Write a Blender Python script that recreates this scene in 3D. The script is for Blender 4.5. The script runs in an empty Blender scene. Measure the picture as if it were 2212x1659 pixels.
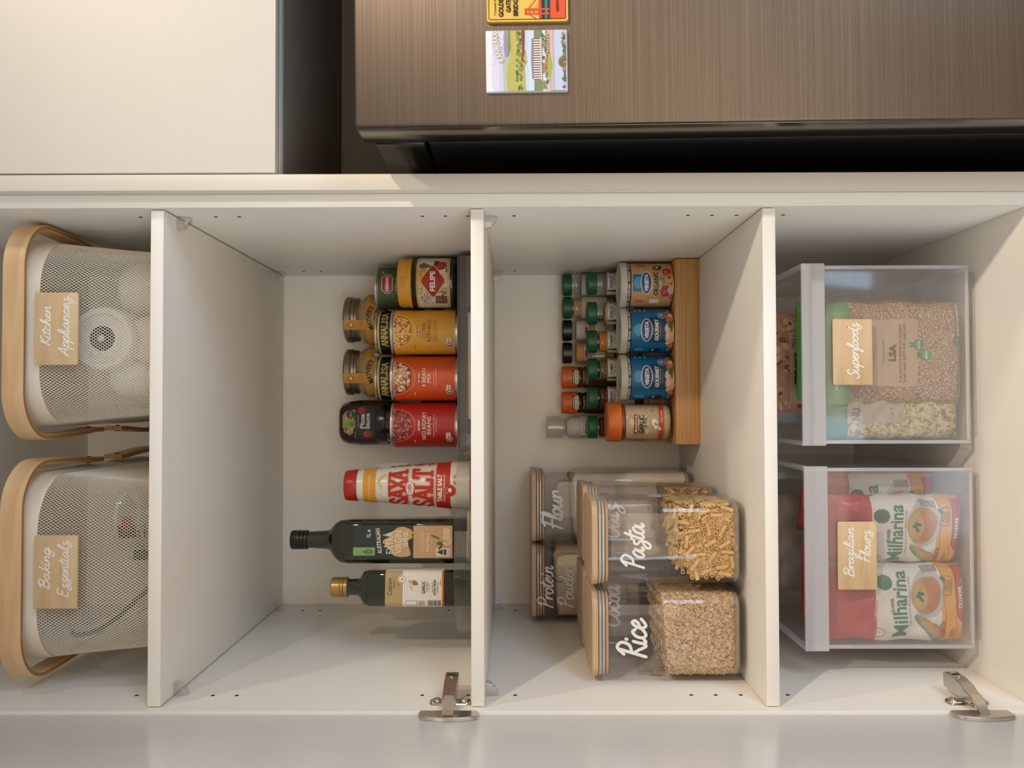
import bpy, bmesh, math, random
import numpy as np
from mathutils import Vector, Matrix
from mathutils.geometry import tessellate_polygon
random.seed(7); rng = np.random.default_rng(7)
C = bpy.context.scene.collection
S = bpy.context.scene
pi = math.pi; sin = math.sin; cos = math.cos

# ------------------------------------------------------------------ camera, world, light, exposure
cam = bpy.data.cameras.new('camera'); co = bpy.data.objects.new('camera', cam); C.objects.link(co)
cam.sensor_fit = 'HORIZONTAL'; cam.sensor_width = 36.0; cam.lens = 36.0 * 1900 / 2212
cam.clip_start = 0.02
yaw, pit, rol = .0243, .0046, .0025
f = Vector((sin(yaw)*cos(pit), cos(yaw)*cos(pit), sin(pit)))
r = Vector((0, 0, -1)); r = (r - f*r.dot(f)).normalized(); d = f.cross(r)
r2 = r*cos(rol) + d*sin(rol); d2 = -r*sin(rol) + d*cos(rol)      # the phone was held on its side: image right is down
m = Matrix((r2, -d2, -f)).transposed().to_4x4(); m.translation = (.3675, -1.0786, 1.6)
co.matrix_world = m
S.camera = co

w = bpy.data.worlds.new('world'); S.world = w; w.use_nodes = True
bg = w.node_tree.nodes['Background']; bg.inputs[0].default_value = (1.0, .87, .74, 1); bg.inputs[1].default_value = .15

def lamp(name, kind, loc, energy, col, size=.05, aim=None, sy=None):
    L = bpy.data.lights.new(name, kind); L.energy = energy; L.color = col
    if kind == 'AREA':
        L.shape = 'RECTANGLE'; L.size = size; L.size_y = sy or size
    else: L.shadow_soft_size = size
    o = bpy.data.objects.new(name, L); C.objects.link(o); o.location = loc
    if aim: o.rotation_euler = (Vector(aim) - Vector(loc)).to_track_quat('-Z', 'Y').to_euler()
    return o
def downlight(loc, energy, rad, cone=172):
    o = lamp('ceiling_downlight', 'SPOT', loc, energy, (1.0, .86, .70), rad); o.data.spot_size = math.radians(cone); o.data.spot_blend = .75
downlight((1.66, -1.80, 2.60), 160, .035)
downlight((1.27, -.53, 2.60), 18, .045)
lamp('window_daylight', 'AREA', (-1.5, -3.0, .75), 40, (.62, .82, 1.0), 2.0, (.45, .1, 1.25), 1.3)
lamp('warm_front_fill', 'AREA', (.4, -4.0, 1.3), 32, (1.0, .80, .59), 2.5, (.4, 0, 1.4), 1.8)  # added frontal fill behind the camera, lifts the cabinet interior
lamp('cool_side_fill', 'AREA', (2.5, -2.4, .45), 40, (.52, .74, 1.0), 1.8, (0, -.1, 1.05), 1.0)  # added cool fill from the right, turns the open door bluish
lamp('overhead_fill', 'AREA', (.4, -2.2, 2.6), 4, (1.0, .95, .88), 2.5, (.4, -1.5, 1), 2.0)  # weak fill lamp added overhead, no fixture of the room

S.view_settings.view_transform = 'Standard'; S.view_settings.look = 'None'
S.view_settings.exposure = 0.0; S.view_settings.gamma = 1.0; S.view_settings.use_curve_mapping = False
S.cycles.transparent_max_bounces = 32; S.cycles.max_bounces = 12; S.cycles.transmission_bounces = 12

# ------------------------------------------------------------------ materials
_M = {}
def lin(c):
    if isinstance(c, str): c = tuple(int(c[i:i+2], 16)/255 for i in (0, 2, 4))
    return tuple((x/12.92 if x <= .04045 else ((x+.055)/1.055)**2.4) for x in c)
def mat(col, rough=.5, metal=0., coat=0., spec=.5):
    k = (col, rough, metal, coat, spec)
    if k in _M: return _M[k]
    m = bpy.data.materials.new('m'); m.use_nodes = True; b = m.node_tree.nodes['Principled BSDF']
    b.inputs['Base Color'].default_value = (*lin(col), 1); b.inputs['Roughness'].default_value = rough
    b.inputs['Metallic'].default_value = metal; b.inputs['Coat Weight'].default_value = coat
    b.inputs['Specular IOR Level'].default_value = spec
    _M[k] = m; return m
def noise_mat(key, cols, scale, rough=.5, metal=0., detail=4, bump=0., spec=.5, dist=0., coat=0., stops=None):
    """noise through a colour ramp, stretched by scale (object coordinates)"""
    if key in _M: return _M[key]
    m = bpy.data.materials.new(key); m.use_nodes = True; t = m.node_tree; b = t.nodes['Principled BSDF']
    tc = t.nodes.new('ShaderNodeTexCoord'); mp = t.nodes.new('ShaderNodeMapping'); mp.inputs['Scale'].default_value = scale
    n = t.nodes.new('ShaderNodeTexNoise'); n.inputs['Scale'].default_value = 1; n.inputs['Detail'].default_value = detail
    n.inputs['Distortion'].default_value = dist
    rp = t.nodes.new('ShaderNodeValToRGB'); e = rp.color_ramp.elements
    stops = stops or [.3 + .4*i/(len(cols)-1) for i in range(len(cols))]
    e[0].position = stops[0]; e[0].color = (*lin(cols[0]), 1); e[1].position = stops[-1]; e[1].color = (*lin(cols[-1]), 1)
    for s_, c_ in list(zip(stops, cols))[1:-1]:
        q = e.new(s_); q.color = (*lin(c_), 1)
    L = t.links.new
    L(tc.outputs['Object'], mp.inputs[0]); L(mp.outputs[0], n.inputs['Vector']); L(n.outputs['Fac'], rp.inputs[0]); L(rp.outputs[0], b.inputs['Base Color'])
    b.inputs['Roughness'].default_value = rough; b.inputs['Metallic'].default_value = metal; b.inputs['Specular IOR Level'].default_value = spec
    b.inputs['Coat Weight'].default_value = coat
    if bump:
        bp = t.nodes.new('ShaderNodeBump'); bp.inputs['Strength'].default_value = bump; bp.inputs['Distance'].default_value = .001
        L(n.outputs['Fac'], bp.inputs['Height']); L(bp.outputs[0], b.inputs['Normal'])
    _M[key] = m; return m
def clear(key, tint=(.97, .97, .97), haze=0., hazecol=(.9, .9, .92), gloss=.05, rough=.03, edge=.55):
    """thin clear plastic or glass: see-through, fresnel gloss, optional milky haze"""
    if key in _M: return _M[key]
    m = bpy.data.materials.new(key); m.use_nodes = True; t = m.node_tree; t.nodes.clear(); L = t.links.new
    out = t.nodes.new('ShaderNodeOutputMaterial'); tr = t.nodes.new('ShaderNodeBsdfTransparent'); tr.inputs[0].default_value = (*tint, 1)
    gl = t.nodes.new('ShaderNodeBsdfGlossy'); gl.inputs['Roughness'].default_value = rough; gl.inputs[0].default_value = (.95, .95, .95, 1)
    lw = t.nodes.new('ShaderNodeLayerWeight'); lw.inputs[0].default_value = .35
    mr = t.nodes.new('ShaderNodeMapRange'); mr.inputs['To Min'].default_value = gloss; mr.inputs['To Max'].default_value = edge
    pw = t.nodes.new('ShaderNodeMath'); pw.operation = 'POWER'; pw.inputs[1].default_value = 2.5
    L(lw.outputs['Facing'], pw.inputs[0]); L(pw.outputs[0], mr.inputs[0])
    base = tr
    if haze:
        df = t.nodes.new('ShaderNodeBsdfDiffuse'); df.inputs[0].default_value = (*hazecol, 1)
        tl = t.nodes.new('ShaderNodeBsdfTranslucent'); tl.inputs[0].default_value = (*hazecol, 1)
        mh = t.nodes.new('ShaderNodeMixShader'); mh.inputs[0].default_value = .4; L(df.outputs[0], mh.inputs[1]); L(tl.outputs[0], mh.inputs[2])
        mx = t.nodes.new('ShaderNodeMixShader'); mx.inputs[0].default_value = haze; L(tr.outputs[0], mx.inputs[1]); L(mh.outputs[0], mx.inputs[2]); base = mx
    mx2 = t.nodes.new('ShaderNodeMixShader'); L(mr.outputs[0], mx2.inputs[0]); L(base.outputs[0], mx2.inputs[1]); L(gl.outputs[0], mx2.inputs[2])
    L(mx2.outputs[0], out.inputs[0]); _M[key] = m; return m

WHITE = noise_mat('melamine', ['f3eee4', 'f6f1e8'], (3, 3, 3), .42, spec=.35)
FRONT = noise_mat('front_laminate', ['e3dacb', 'e6ddce'], (3, 3, 3), .42, spec=.35)
DOORM = noise_mat('door_melamine', ['f1efec', 'f4f2ef'], (3, 3, 3), .22, spec=.6)
BEECH = noise_mat('birch_ply', ['d2a878', 'ddb88a', 'e4c298'], (6, 6, 60), .45, detail=6, dist=.4)
PLY_EDGE = noise_mat('ply_edge', ['a87945', 'cda06a'], (1, 1, 500), .6)
BAMBOO = noise_mat('bamboo', ['b07f48', 'c2925a', 'cc9d66'], (5, 60, 420), .45, detail=5, dist=.2)
BAMBOO_LID = noise_mat('bamboo_lid', ['c3a37c', 'd0b08a', 'd8ba95'], (8, 160, 160), .5, detail=5, dist=.2)
TAG = noise_mat('bamboo_tag', ['caa87c', 'd7b88e', 'ddc29c'], (10, 60, 260), .5, detail=5, dist=.3)
STEEL = mat('c9c4ba', .28, 1.)
CHROME = mat('d8d0c6', .12, 1.)
CREAMW = mat('e4ddd0', .45)
BLACK = mat('0c0c0c', .4)

# ------------------------------------------------------------------ object helpers
def tag(o, label=None, cat=None, group=None, kind=None):
    if label: o['label'] = label
    if cat: o['category'] = cat
    if group: o['group'] = group
    if kind: o['kind'] = kind
    return o
def thing(name, label, cat, loc=(0, 0, 0), rz=0., group=None):
    o = bpy.data.objects.new(name, None); C.objects.link(o); o.location = loc; o.rotation_euler = (0, 0, rz)
    o.empty_display_size = .02
    return tag(o, label, cat, group)
def mesh(name, verts, faces, mats, parent=None, mi=None, smooth=False, loc=None, sharp=None):
    me = bpy.data.meshes.new(name); me.from_pydata(verts, [], faces)
    for q in (mats if isinstance(mats, (list, tuple)) else [mats]): me.materials.append(q)
    if mi is not None: me.polygons.foreach_set('material_index', mi)
    if smooth: me.polygons.foreach_set('use_smooth', [True]*len(faces))
    me.update()
    if smooth: me.set_sharp_from_angle(angle=sharp or .7)
    o = bpy.data.objects.new(name, me); C.objects.link(o)
    if parent: o.parent = parent
    if loc: o.location = loc
    return o
def frombm(name, bm, mats, parent=None, smooth=False, loc=None, sharp=None):
    me = bpy.data.meshes.new(name); bmesh.ops.recalc_face_normals(bm, faces=bm.faces); bm.to_mesh(me); bm.free()
    for q in (mats if isinstance(mats, (list, tuple)) else [mats]): me.materials.append(q)
    if smooth:
        me.polygons.foreach_set('use_smooth', [True]*len(me.polygons)); me.set_sharp_from_angle(angle=sharp or .7)
    o = bpy.data.objects.new(name, me); C.objects.link(o)
    if parent: o.parent = parent
    if loc: o.location = loc
    return o
def addbox(bm, a, b, bev=0., mi=0):
    x0, y0, z0 = (min(p, q) for p, q in zip(a, b)); x1, y1, z1 = (max(p, q) for p, q in zip(a, b))
    v = [bm.verts.new(p) for p in ((x0,y0,z0),(x1,y0,z0),(x1,y1,z0),(x0,y1,z0),(x0,y0,z1),(x1,y0,z1),(x1,y1,z1),(x0,y1,z1))]
    fs = [bm.faces.new([v[i] for i in q]) for q in ((3,2,1,0),(4,5,6,7),(0,1,5,4),(1,2,6,5),(2,3,7,6),(3,0,4,7))]
    for q in fs: q.material_index = mi
    if bev:
        es = {e for q in fs for e in q.edges}
        g = bmesh.ops.bevel(bm, geom=list(es), offset=bev, segments=2, affect='EDGES', profile=.5)
        for q in g['faces']: q.material_index = mi
def box(name, a, b, m, parent=None, bev=.0006, loc=None):
    bm = bmesh.new(); addbox(bm, a, b, bev); return frombm(name, bm, m, parent, smooth=bev > 0, loc=loc)
def loft(name, secs, m, parent=None, cap=(True, True), n=7, loc=None, sharp=.7, mi=None, smooth=True):
    """stack of rounded-rectangle sections (z, half_x, half_y, radius[, cx, cy])"""
    V = []; F = []; k = 4*n
    for s in secs:
        z, hx, hy, rr = s[:4]; cx, cy = (s[4], s[5]) if len(s) > 4 else (0, 0)
        rr = min(rr, hx, hy)
        for q, (sx, sy) in enumerate(((1, -1), (1, 1), (-1, 1), (-1, -1))):
            a0 = -pi/2 + q*pi/2
            for i in range(n):
                a = a0 + (pi/2)*i/(n-1)
                V.append((cx + sx*(hx-rr) + rr*cos(a), cy + sy*(hy-rr) + rr*sin(a), z))
    for j in range(len(secs)-1):
        for i in range(k):
            F.append((j*k+i, j*k+(i+1) % k, (j+1)*k+(i+1) % k, (j+1)*k+i))
    if cap[0]: F.append(tuple(range(k-1, -1, -1)))
    if cap[1]: F.append(tuple(range((len(secs)-1)*k, len(secs)*k)))
    return mesh(name, V, F, m, parent, smooth=smooth, loc=loc, sharp=sharp)
def lathe(name, prof, m, parent=None, n=48, loc=None, axis='z', sharp=.6, mi=None, cap=True):
    """profile of (r, z); axis 'y' turns it to face the viewer"""
    V = []; F = []; ring = []
    for (rr, z) in prof:
        if rr < 1e-6: ring.append([len(V)]); V.append((0, 0, z))
        else:
            ring.append(list(range(len(V), len(V)+n)))
            V += [(rr*cos(2*pi*i/n), rr*sin(2*pi*i/n), z) for i in range(n)]
    MI = []
    for j in range(len(ring)-1):
        a, b = ring[j], ring[j+1]
        for i in range(n):
            p, q = i, (i+1) % n
            if len(a) == 1 and len(b) == 1: continue
            if len(a) == 1: F.append((a[0], b[q], b[p]))
            elif len(b) == 1: F.append((a[p], a[q], b[0]))
            else: F.append((a[p], a[q], b[q], b[p]))
            MI.append(mi[j] if mi else 0)
    if cap:
        if len(ring[0]) > 1: F.append(tuple(reversed(ring[0]))); MI.append(0)
        if len(ring[-1]) > 1: F.append(tuple(ring[-1])); MI.append(MI[-1])
    if axis == 'y': V = [(x, z, y) for x, y, z in V]; F = [tuple(reversed(q)) for q in F]
    return mesh(name, V, F, m, parent, mi=MI, smooth=True, loc=loc, sharp=sharp)
def catmull(P, k=8, closed=False):
    P = [np.array(p, float) for p in P]
    if len(P) == 2: return [P[0], P[1]]
    Q = [P[-1]] + P + [P[0], P[1]] if closed else [2*P[0]-P[1]] + P + [2*P[-1]-P[-2]]
    out = []
    for i in range(1, len(Q)-2):
        a, b, c, e = Q[i-1:i+3]
        for s in range(k):
            t = s/k; out.append(.5*((2*b) + (c-a)*t + (2*a-5*b+4*c-e)*t*t + (3*b-a-3*c+e)*t**3))
    if not closed: out.append(P[-1])
    return out
def tube(name, P, rad, m, parent=None, n=10, loc=None):
    P = [Vector(p) for p in P]; V = []; F = []; up = None
    for i, p in enumerate(P):
        t = (P[min(i+1, len(P)-1)] - P[max(i-1, 0)]).normalized()
        if up is None: up = t.orthogonal().normalized()
        up = (up - t*up.dot(t)).normalized(); s = t.cross(up)
        V += [tuple(p + (up*cos(2*pi*k/n) + s*sin(2*pi*k/n))*rad) for k in range(n)]
    for i in range(len(P)-1):
        F += [(i*n+k, i*n+(k+1) % n, (i+1)*n+(k+1) % n, (i+1)*n+k) for k in range(n)]
    F += [tuple(range(n-1, -1, -1)), tuple(range((len(P)-1)*n, len(P)*n))]
    return mesh(name, V, F, m, parent, smooth=True, loc=loc)

# ------------------------------------------------------------------ prints: flat ink, in millimetres (u right, v up)
_T = {}
def glyphs(s, bold):
    k = (s, bold)
    if k not in _T:
        cu = bpy.data.curves.new('t', 'FONT'); cu.body = s; cu.size = 1; cu.offset = bold; cu.resolution_u = 3
        ob = bpy.data.objects.new('t', cu); C.objects.link(ob)
        me = bpy.data.meshes.new_from_object(ob.evaluated_get(bpy.context.evaluated_depsgraph_get()))
        vs = [(v.co.x, v.co.y) for v in me.vertices]; ps = [tuple(p.vertices) for p in me.polygons]
        bpy.data.objects.remove(ob); bpy.data.curves.remove(cu); bpy.data.meshes.remove(me)
        _T[k] = (vs, ps)
    return _T[k]
SC = {
'a': (1.05, [[(.75,.85),(.42,1),(.08,.65),(.08,.18),(.3,0),(.6,.3),(.8,.95),(.74,.3),(.9,0),(1.1,.2)]]),
'c': (.85, [[(.7,.8),(.45,1),(.1,.7),(.08,.25),(.35,0),(.65,.12),(.9,.35)]]),
'd': (1.05, [[(.75,.85),(.42,1),(.08,.6),(.1,.15),(.32,0),(.62,.35),(.95,2.1),(.76,.4),(.9,0),(1.1,.2)]]),
'e': (.82, [[(.05,.4),(.5,.6),(.62,.85),(.4,1.02),(.12,.7),(.1,.25),(.33,0),(.62,.12),(.88,.35)]]),
'f': (.72, [[(-.05,.1),(.35,.7),(.78,1.75),(.62,2.1),(.42,1.6),(.28,.2),(.15,-.85),(.0,-.95),(.05,-.5),(.45,.05),(.78,.25)]]),
'g': (1.0, [[(.75,.85),(.4,1),(.08,.65),(.1,.2),(.35,.05),(.68,.45),(.8,.95),(.65,-.5),(.32,-1),(.03,-.7),(.4,-.15),(1,.25)]]),
'h': (1.0, [[(-.02,.2),(.35,1.2),(.48,2.0),(.28,2.05),(.15,.9),(.08,0),(.25,.6),(.55,1),(.7,.75),(.64,.2),(.82,0),(1.03,.2)]]),
'i': (.48, [[(.1,.95),(.05,.3),(.22,0),(.5,.2)], [(.16,1.42),(.19,1.5)]]),
'k': (.88, [[(.35,2.1),(.1,0)], [(.14,.35),(.68,1)], [(.32,.55),(.5,.2),(.72,0),(.92,.2)]]),
'l': (.5, [[(-.02,.2),(.35,1.1),(.48,2),(.28,2.05),(.12,1),(.12,.2),(.3,0),(.52,.2)]]),
'n': (1.0, [[(.12,1),(.08,.05),(.28,.7),(.55,1),(.7,.8),(.63,.2),(.8,0),(1.02,.2)]]),
'o': (.88, [[(.5,.97),(.15,.85),(.05,.4),(.25,0),(.58,.12),(.7,.6),(.48,.97),(.58,.78),(.95,.8)]]),
'p': (.9, [[(.15,1),(.08,.1),(-.02,-1)], [(.1,.45),(.4,1),(.72,.85),(.68,.25),(.4,0),(.15,.15)], [(.4,0),(.92,.25)]]),
'r': (.75, [[(.08,.95),(.1,0),(.2,.6),(.45,.98),(.72,.85),(.72,.5)]]),
's': (.85, [[(.68,.95),(.34,.88),(.32,.6),(.66,.35),(.74,-.1),(.5,-.6),(.12,-.55),(.15,-.2),(.55,.08),(.95,.3)]]),
't': (.58, [[(.38,1.8),(.13,.4),(.28,0),(.58,.2)], [(-.1,1.15),(.72,1.32)]]),
'u': (1.02, [[(.1,.95),(.06,.3),(.28,0),(.58,.3),(.76,.95),(.7,.3),(.86,0),(1.06,.2)]]),
'w': (1.12, [[(.1,.95),(.08,.2),(.28,0),(.48,.3),(.55,.8),(.58,.2),(.78,0),(1.02,.4),(1.05,.95)]]),
'z': (.85, [[(.08,.85),(.6,.95),(.3,.45),(.15,.3),(.52,.2),(.55,-.4),(.28,-.95),(.02,-.7),(.4,-.2),(.95,.25)]]),
'A': (1.2, [[(0,0),(.42,1.1),(.78,2.1),(.86,1.2),(1,0)], [(.1,.6),(.98,.8)]]),
'B': (1.3, [[(.42,2),(.18,0)], [(.05,1.7),(.5,2.15),(1.05,1.9),(.95,1.35),(.42,1.1),(1.05,.95),(1.12,.4),(.7,0),(.15,.1)]]),
'C': (1.2, [[(1.1,1.7),(.85,2.05),(.4,1.7),(.08,.9),(.22,.15),(.68,0),(1.15,.35)]]),
'E': (1.1, [[(1.02,1.95),(.42,2.05),(.22,1.9),(.24,1),(.18,.05),(.9,.08)], [(.22,1.05),(.78,1.12)]]),
'F': (1.0, [[(.42,2),(.27,1),(.12,0)], [(0,1.85),(.4,2.1),(1.12,2.05)], [(.02,1.0),(.82,1.1)]]),
'K': (1.15, [[(.4,2.1),(.12,0)], [(1.12,2.1),(.24,.95),(.6,.6),(1.1,0)]]),
'O': (1.2, [[(.7,2.1),(.2,1.7),(.08,.7),(.4,0),(.9,.3),(1.1,1.3),(.7,2.1)]]),
'P': (1.1, [[(.38,2),(.12,0)], [(0,1.65),(.5,2.15),(1.05,1.85),(.92,1.2),(.25,.95)]]),
'R': (1.2, [[(.38,2),(.12,0)], [(0,1.65),(.5,2.15),(1.02,1.85),(.9,1.25),(.28,1.0),(.65,.5),(1.05,0),(1.25,.15)]]),
'S': (1.1, [[(1.1,1.75),(.8,2.1),(.42,1.8),(.5,1.3),(.9,.75),(.75,.05),(.3,-.1),(0,.25)]]),
'G': (1.2, [[(1.1,1.7),(.85,2.05),(.4,1.7),(.08,.9),(.22,.15),(.68,0),(1.05,.4),(1.05,.9),(.6,.9)]]),
' ': (.6, []),
}
def plane_map(y): return lambda u, v, h: (u, y - h, v)
def cyl_map(R):
    fr = R if callable(R) else (lambda v: R)
    return lambda u, v, h: ((fr(v)+h)*sin(u/fr(v)), -(fr(v)+h)*cos(u/fr(v)), v)
class Pr:
    def __init__(s): s.p = []
    def poly(s, P, c, L=1):
        P = [tuple(q) for q in P]
        for t in tessellate_polygon([[Vector((a, b, 0)) for a, b in P]]): s.p.append(([P[i] for i in t], c, L))
        return s
    def conv(s, P, c, L=1): s.p.append(([tuple(q) for q in P], c, L)); return s
    def rect(s, u0, v0, u1, v1, c, L=1): return s.conv(((u0,v0),(u1,v0),(u1,v1),(u0,v1)), c, L)
    def rrect(s, u0, v0, u1, v1, rr, c, L=1):
        P = []
        for cx, cy, a0 in ((u1-rr, v0+rr, -pi/2), (u1-rr, v1-rr, 0), (u0+rr, v1-rr, pi/2), (u0+rr, v0+rr, pi)):
            P += [(cx+rr*cos(a0+pi/2*i/4), cy+rr*sin(a0+pi/2*i/4)) for i in range(5)]
        return s.conv(P, c, L)
    def ell(s, u, v, a, b, c, L=1, n=20, rot=0., half=None):
        a0, a1 = half or (0, 2*pi)
        P = [(a*cos(a0+(a1-a0)*i/(n-(1 if half else 0))), b*sin(a0+(a1-a0)*i/(n-(1 if half else 0)))) for i in range(n)]
        return s.conv([(u+x*cos(rot)-y*sin(rot), v+x*sin(rot)+y*cos(rot)) for x, y in P], c, L)
    def stroke(s, P, wd, c, L=1, cap=True, taper=None):
        """mitred ribbon; every piece lies a hair above the one before, so that crossings never coincide"""
        P = [np.array(p, float) for p in P]; P = [p for i, p in enumerate(P) if i == 0 or np.hypot(*(p-P[i-1])) > 1e-6]; n = len(P)
        if n < 2: return s
        s.k = getattr(s, 'k', 0) + 1; L = L + (s.k % 4)*.4; A = []; B = []
        for i in range(n):
            t = P[min(i+1, n-1)]-P[max(i-1, 0)]; t = t/(np.hypot(*t) or 1); q = np.array((-t[1], t[0]))*wd/2
            A.append(P[i]+q); B.append(P[i]-q)
        for i in range(n-1): s.conv((B[i], B[i+1], A[i+1], A[i]), c, L+.02*i)
        if cap:
            s.ell(P[0][0], P[0][1], wd/2, wd/2, c, L-.05, n=9); s.ell(P[-1][0], P[-1][1], wd/2, wd/2, c, L+.02*n+.03, n=9)
        return s
    def ring(s, u, v, a, b, wd, c, L=1, n=28):
        return s.stroke([(u+a*cos(2*pi*i/n), v+b*sin(2*pi*i/n)) for i in range(n+1)], wd, c, L, cap=False)
    def text(s, t, u, v, cap, c, L=2, w=None, bold=0., al='c', rot=0., arc=None):
        """cap = capital height; w squeezes to a width; arc = radius of a bow"""
        vs, ps = glyphs(t, bold)
        if not vs: return s
        xs = [p[0] for p in vs]; x0, x1 = min(xs), max(xs); ky = cap/.73; kx = ky if w is None else w/(x1-x0)
        W = (x1-x0)*kx; off = {'c': -W/2, 'l': 0, 'r': -W}[al]
        Q = []
        for x, y in vs:
            x = (x-x0)*kx+off; y *= ky
            if arc: a = x/arc; x, y = (arc+y)*sin(a), (arc+y)*cos(a)-arc
            Q.append((u+x*cos(rot)-y*sin(rot), v+x*sin(rot)+y*cos(rot)))
        for p in ps:
            if len(p) <= 4: s.p.append(([Q[i] for i in p], c, L))
            else: s.poly([Q[i] for i in p], c, L)
        return s
    def script(s, t, u, v, xh, c, L=2, w=None, wd=.26, slant=.22):
        """brush lettering; xh = height of the small letters"""
        X = 0; st = []
        for ch in t:
            adv, ss = SC[ch]
            for q in ss: st.append([(X+x+slant*y, y) for x, y in catmull(q, 5)])
            X += adv
        kx = w/X if w else xh
        for q in st: s.stroke([(u+(x-X/2)*kx, v+y*xh) for x, y in q], wd*xh, c, L)
        return s
    def build(s, name, parent, mp, du=4., dv=None, rough=.5, base=.00025, step=.00012, clipu=None, clipv=None, kind=None):
        cols = []; V = []; F = []; MI = []
        def clip(P, ax, lo, hi):
            for sgn, lim in ((1, lo), (-1, hi)):
                R = []
                for i in range(len(P)):
                    a, b = P[i], P[(i+1) % len(P)]; da, db = sgn*(a[ax]-lim), sgn*(b[ax]-lim)
                    if da >= 0: R.append(a)
                    if (da > 0 and db < 0) or (da < 0 and db > 0):
                        t = da/(da-db); R.append((a[0]+(b[0]-a[0])*t, a[1]+(b[1]-a[1])*t))
                P = R
                if len(P) < 3: return []
            return P
        def slices(P, ax, dd):
            if not dd: return [P]
            lo = min(p[ax] for p in P); hi = max(p[ax] for p in P); i0 = math.floor(lo/dd); i1 = math.ceil(hi/dd)
            if i1-i0 <= 1: return [P]
            return [q for q in (clip(P, ax, i*dd, (i+1)*dd) for i in range(i0, i1)) if q]
        for P, c, L in s.p:
            if clipu:
                P = clip(P, 0, -clipu, clipu)
                if not P: continue
            if clipv:
                P = clip(P, 1, *clipv)
                if not P: continue
            if c not in cols: cols.append(c)
            for A in slices(P, 0, du):
                for B in slices(A, 1, dv):
                    ar = sum(B[i][0]*B[(i+1) % len(B)][1]-B[(i+1) % len(B)][0]*B[i][1] for i in range(len(B)))
                    if ar < 0: B = B[::-1]
                    k = len(V); V += [mp(a*.001, b*.001, base+L*step) for a, b in B]
                    F.append(tuple(range(k, k+len(B)))); MI.append(cols.index(c))
        o = mesh(name, V, F, [c if not isinstance(c, str) else mat(c, rough) for c in cols], parent, mi=MI)
        if kind: o['kind'] = kind
        return o

# ------------------------------------------------------------------ setting
W = .611
Z1, Z2, Z3 = 2.0504, 1.6555, 1.2965          # shelf tops
FLOORM = noise_mat('floor_boards', ['8d7357', 'a38868', 'b09675'], (1.2, 14, 1), .4)
WALLM = mat('cfc5b6', .8)
tag(box('floor', (-2.6, -3.2, -.03), (3.2, .62, 0), FLOORM, bev=0), kind='structure')
tag(box('wall_back', (-2.6, .62, 0), (3.2, .70, 2.62), WALLM, bev=0), kind='structure')

# ------------------------------------------------------------------ pantry cabinet
cab = thing('pantry_cabinet', 'tall white pantry cabinet standing open with three shelves and steel door hinges', 'cabinet')
lp = box('side_panel', (-.0165, -.0116, 0), (0, .60, 2.42), WHITE, cab)
rp = box('side_panel', (W, -.006, 0), (W+.0164, .60, 2.42), WHITE, cab)
box('end_panel', (W+.0168, -.0235, 0), (W+.0366, .618, 2.42), FRONT, cab, .001)
box('back_panel', (0, .563, .10), (W, .575, 2.42), WHITE, cab, 0)
for z in (Z1, Z2, Z3): box('shelf', (.0016, 0, z-.016), (W-.0016, .561, z), WHITE, cab, .0007)
box('bottom_panel', (0, -.004, .954), (W, .563, .972), WHITE, cab)
box('top_panel', (0, -.004, 2.40), (W, .563, 2.418), WHITE, cab)
box('door', (-.0215, -.612, .96), (-.0035, -.0145, 2.416), DOORM, cab, .001)
HOLE = mat('3a2c20', .9)
hole_me = None
def hole(x, y, z):
    global hole_me
    if hole_me is None:
        o = lathe('pilot_hole', [(0, -.0004), (.0026, -.0004), (.0026, .0003), (0, .0003)], HOLE, cab, n=12); hole_me = o
        o.rotation_euler = (0, pi/2, 0); o.location = (x, y, z); return
    o = hole_me.copy(); C.objects.link(o); o.location = (x, y, z)
FRZ = (2.083, 1.986, 1.9555, 1.720, 1.690, 1.6615, 1.602, 1.379, 1.348, 1.3165, 1.257)
for z in FRZ:
    hole(W, .046, z); hole(0, .046, z)
for z in (1.984, 1.953, 1.7, 1.602): hole(W, .508, z)
for z in (1.984, 1.953, 1.722, 1.602): hole(0, .508, z)
PINM = clear('clear_pin', (.93, .93, .93), .03, gloss=.10, edge=.8)
pin0 = None
def pin(x, y, z):
    global pin0
    if pin0 is None:
        sd = 1
        pin0 = loft('shelf_support', [(-.0165, .002, .004, .001, .0025, 0), (-.012, .0055, .006, .001, .0055, 0), (-.0095, .0055, .006, .001, .0055, 0), (-.0085, .0075, .0075, .0015, .0075, 0), (-.0003, .0085, .008, .0015, .0085, 0)], PINM, cab)
        o = pin0
    else: o = pin0.copy(); C.objects.link(o)
    o.location = (x, y, z)
    if x > .3: o.rotation_euler = (0, 0, pi)
for z in (Z1, Z2):
    for y in (.048, .512):
        pin(0.0002, y, z-.016); pin(W-.0002, y, z-.016)
def arm_mesh(name, prof, hw, m, parent, loc):
    """extrude a (y, x) profile across z"""
    V = [(x, y, -hw) for y, x in prof] + [(x, y, hw) for y, x in prof]; n = len(prof)
    F = [tuple(range(n-1, -1, -1)), tuple(range(n, 2*n))] + [(i, (i+1) % n, n+(i+1) % n, n+i) for i in range(n)]
    bm = bmesh.new(); vs = [bm.verts.new(v) for v in V]
    for q in F: bm.faces.new([vs[i] for i in q])
    bmesh.ops.recalc_face_normals(bm, faces=bm.faces)
    bmesh.ops.bevel(bm, geom=list(bm.edges), offset=.0008, segments=2, affect='EDGES')
    return frombm(name, bm, m, parent, True, loc)
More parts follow.
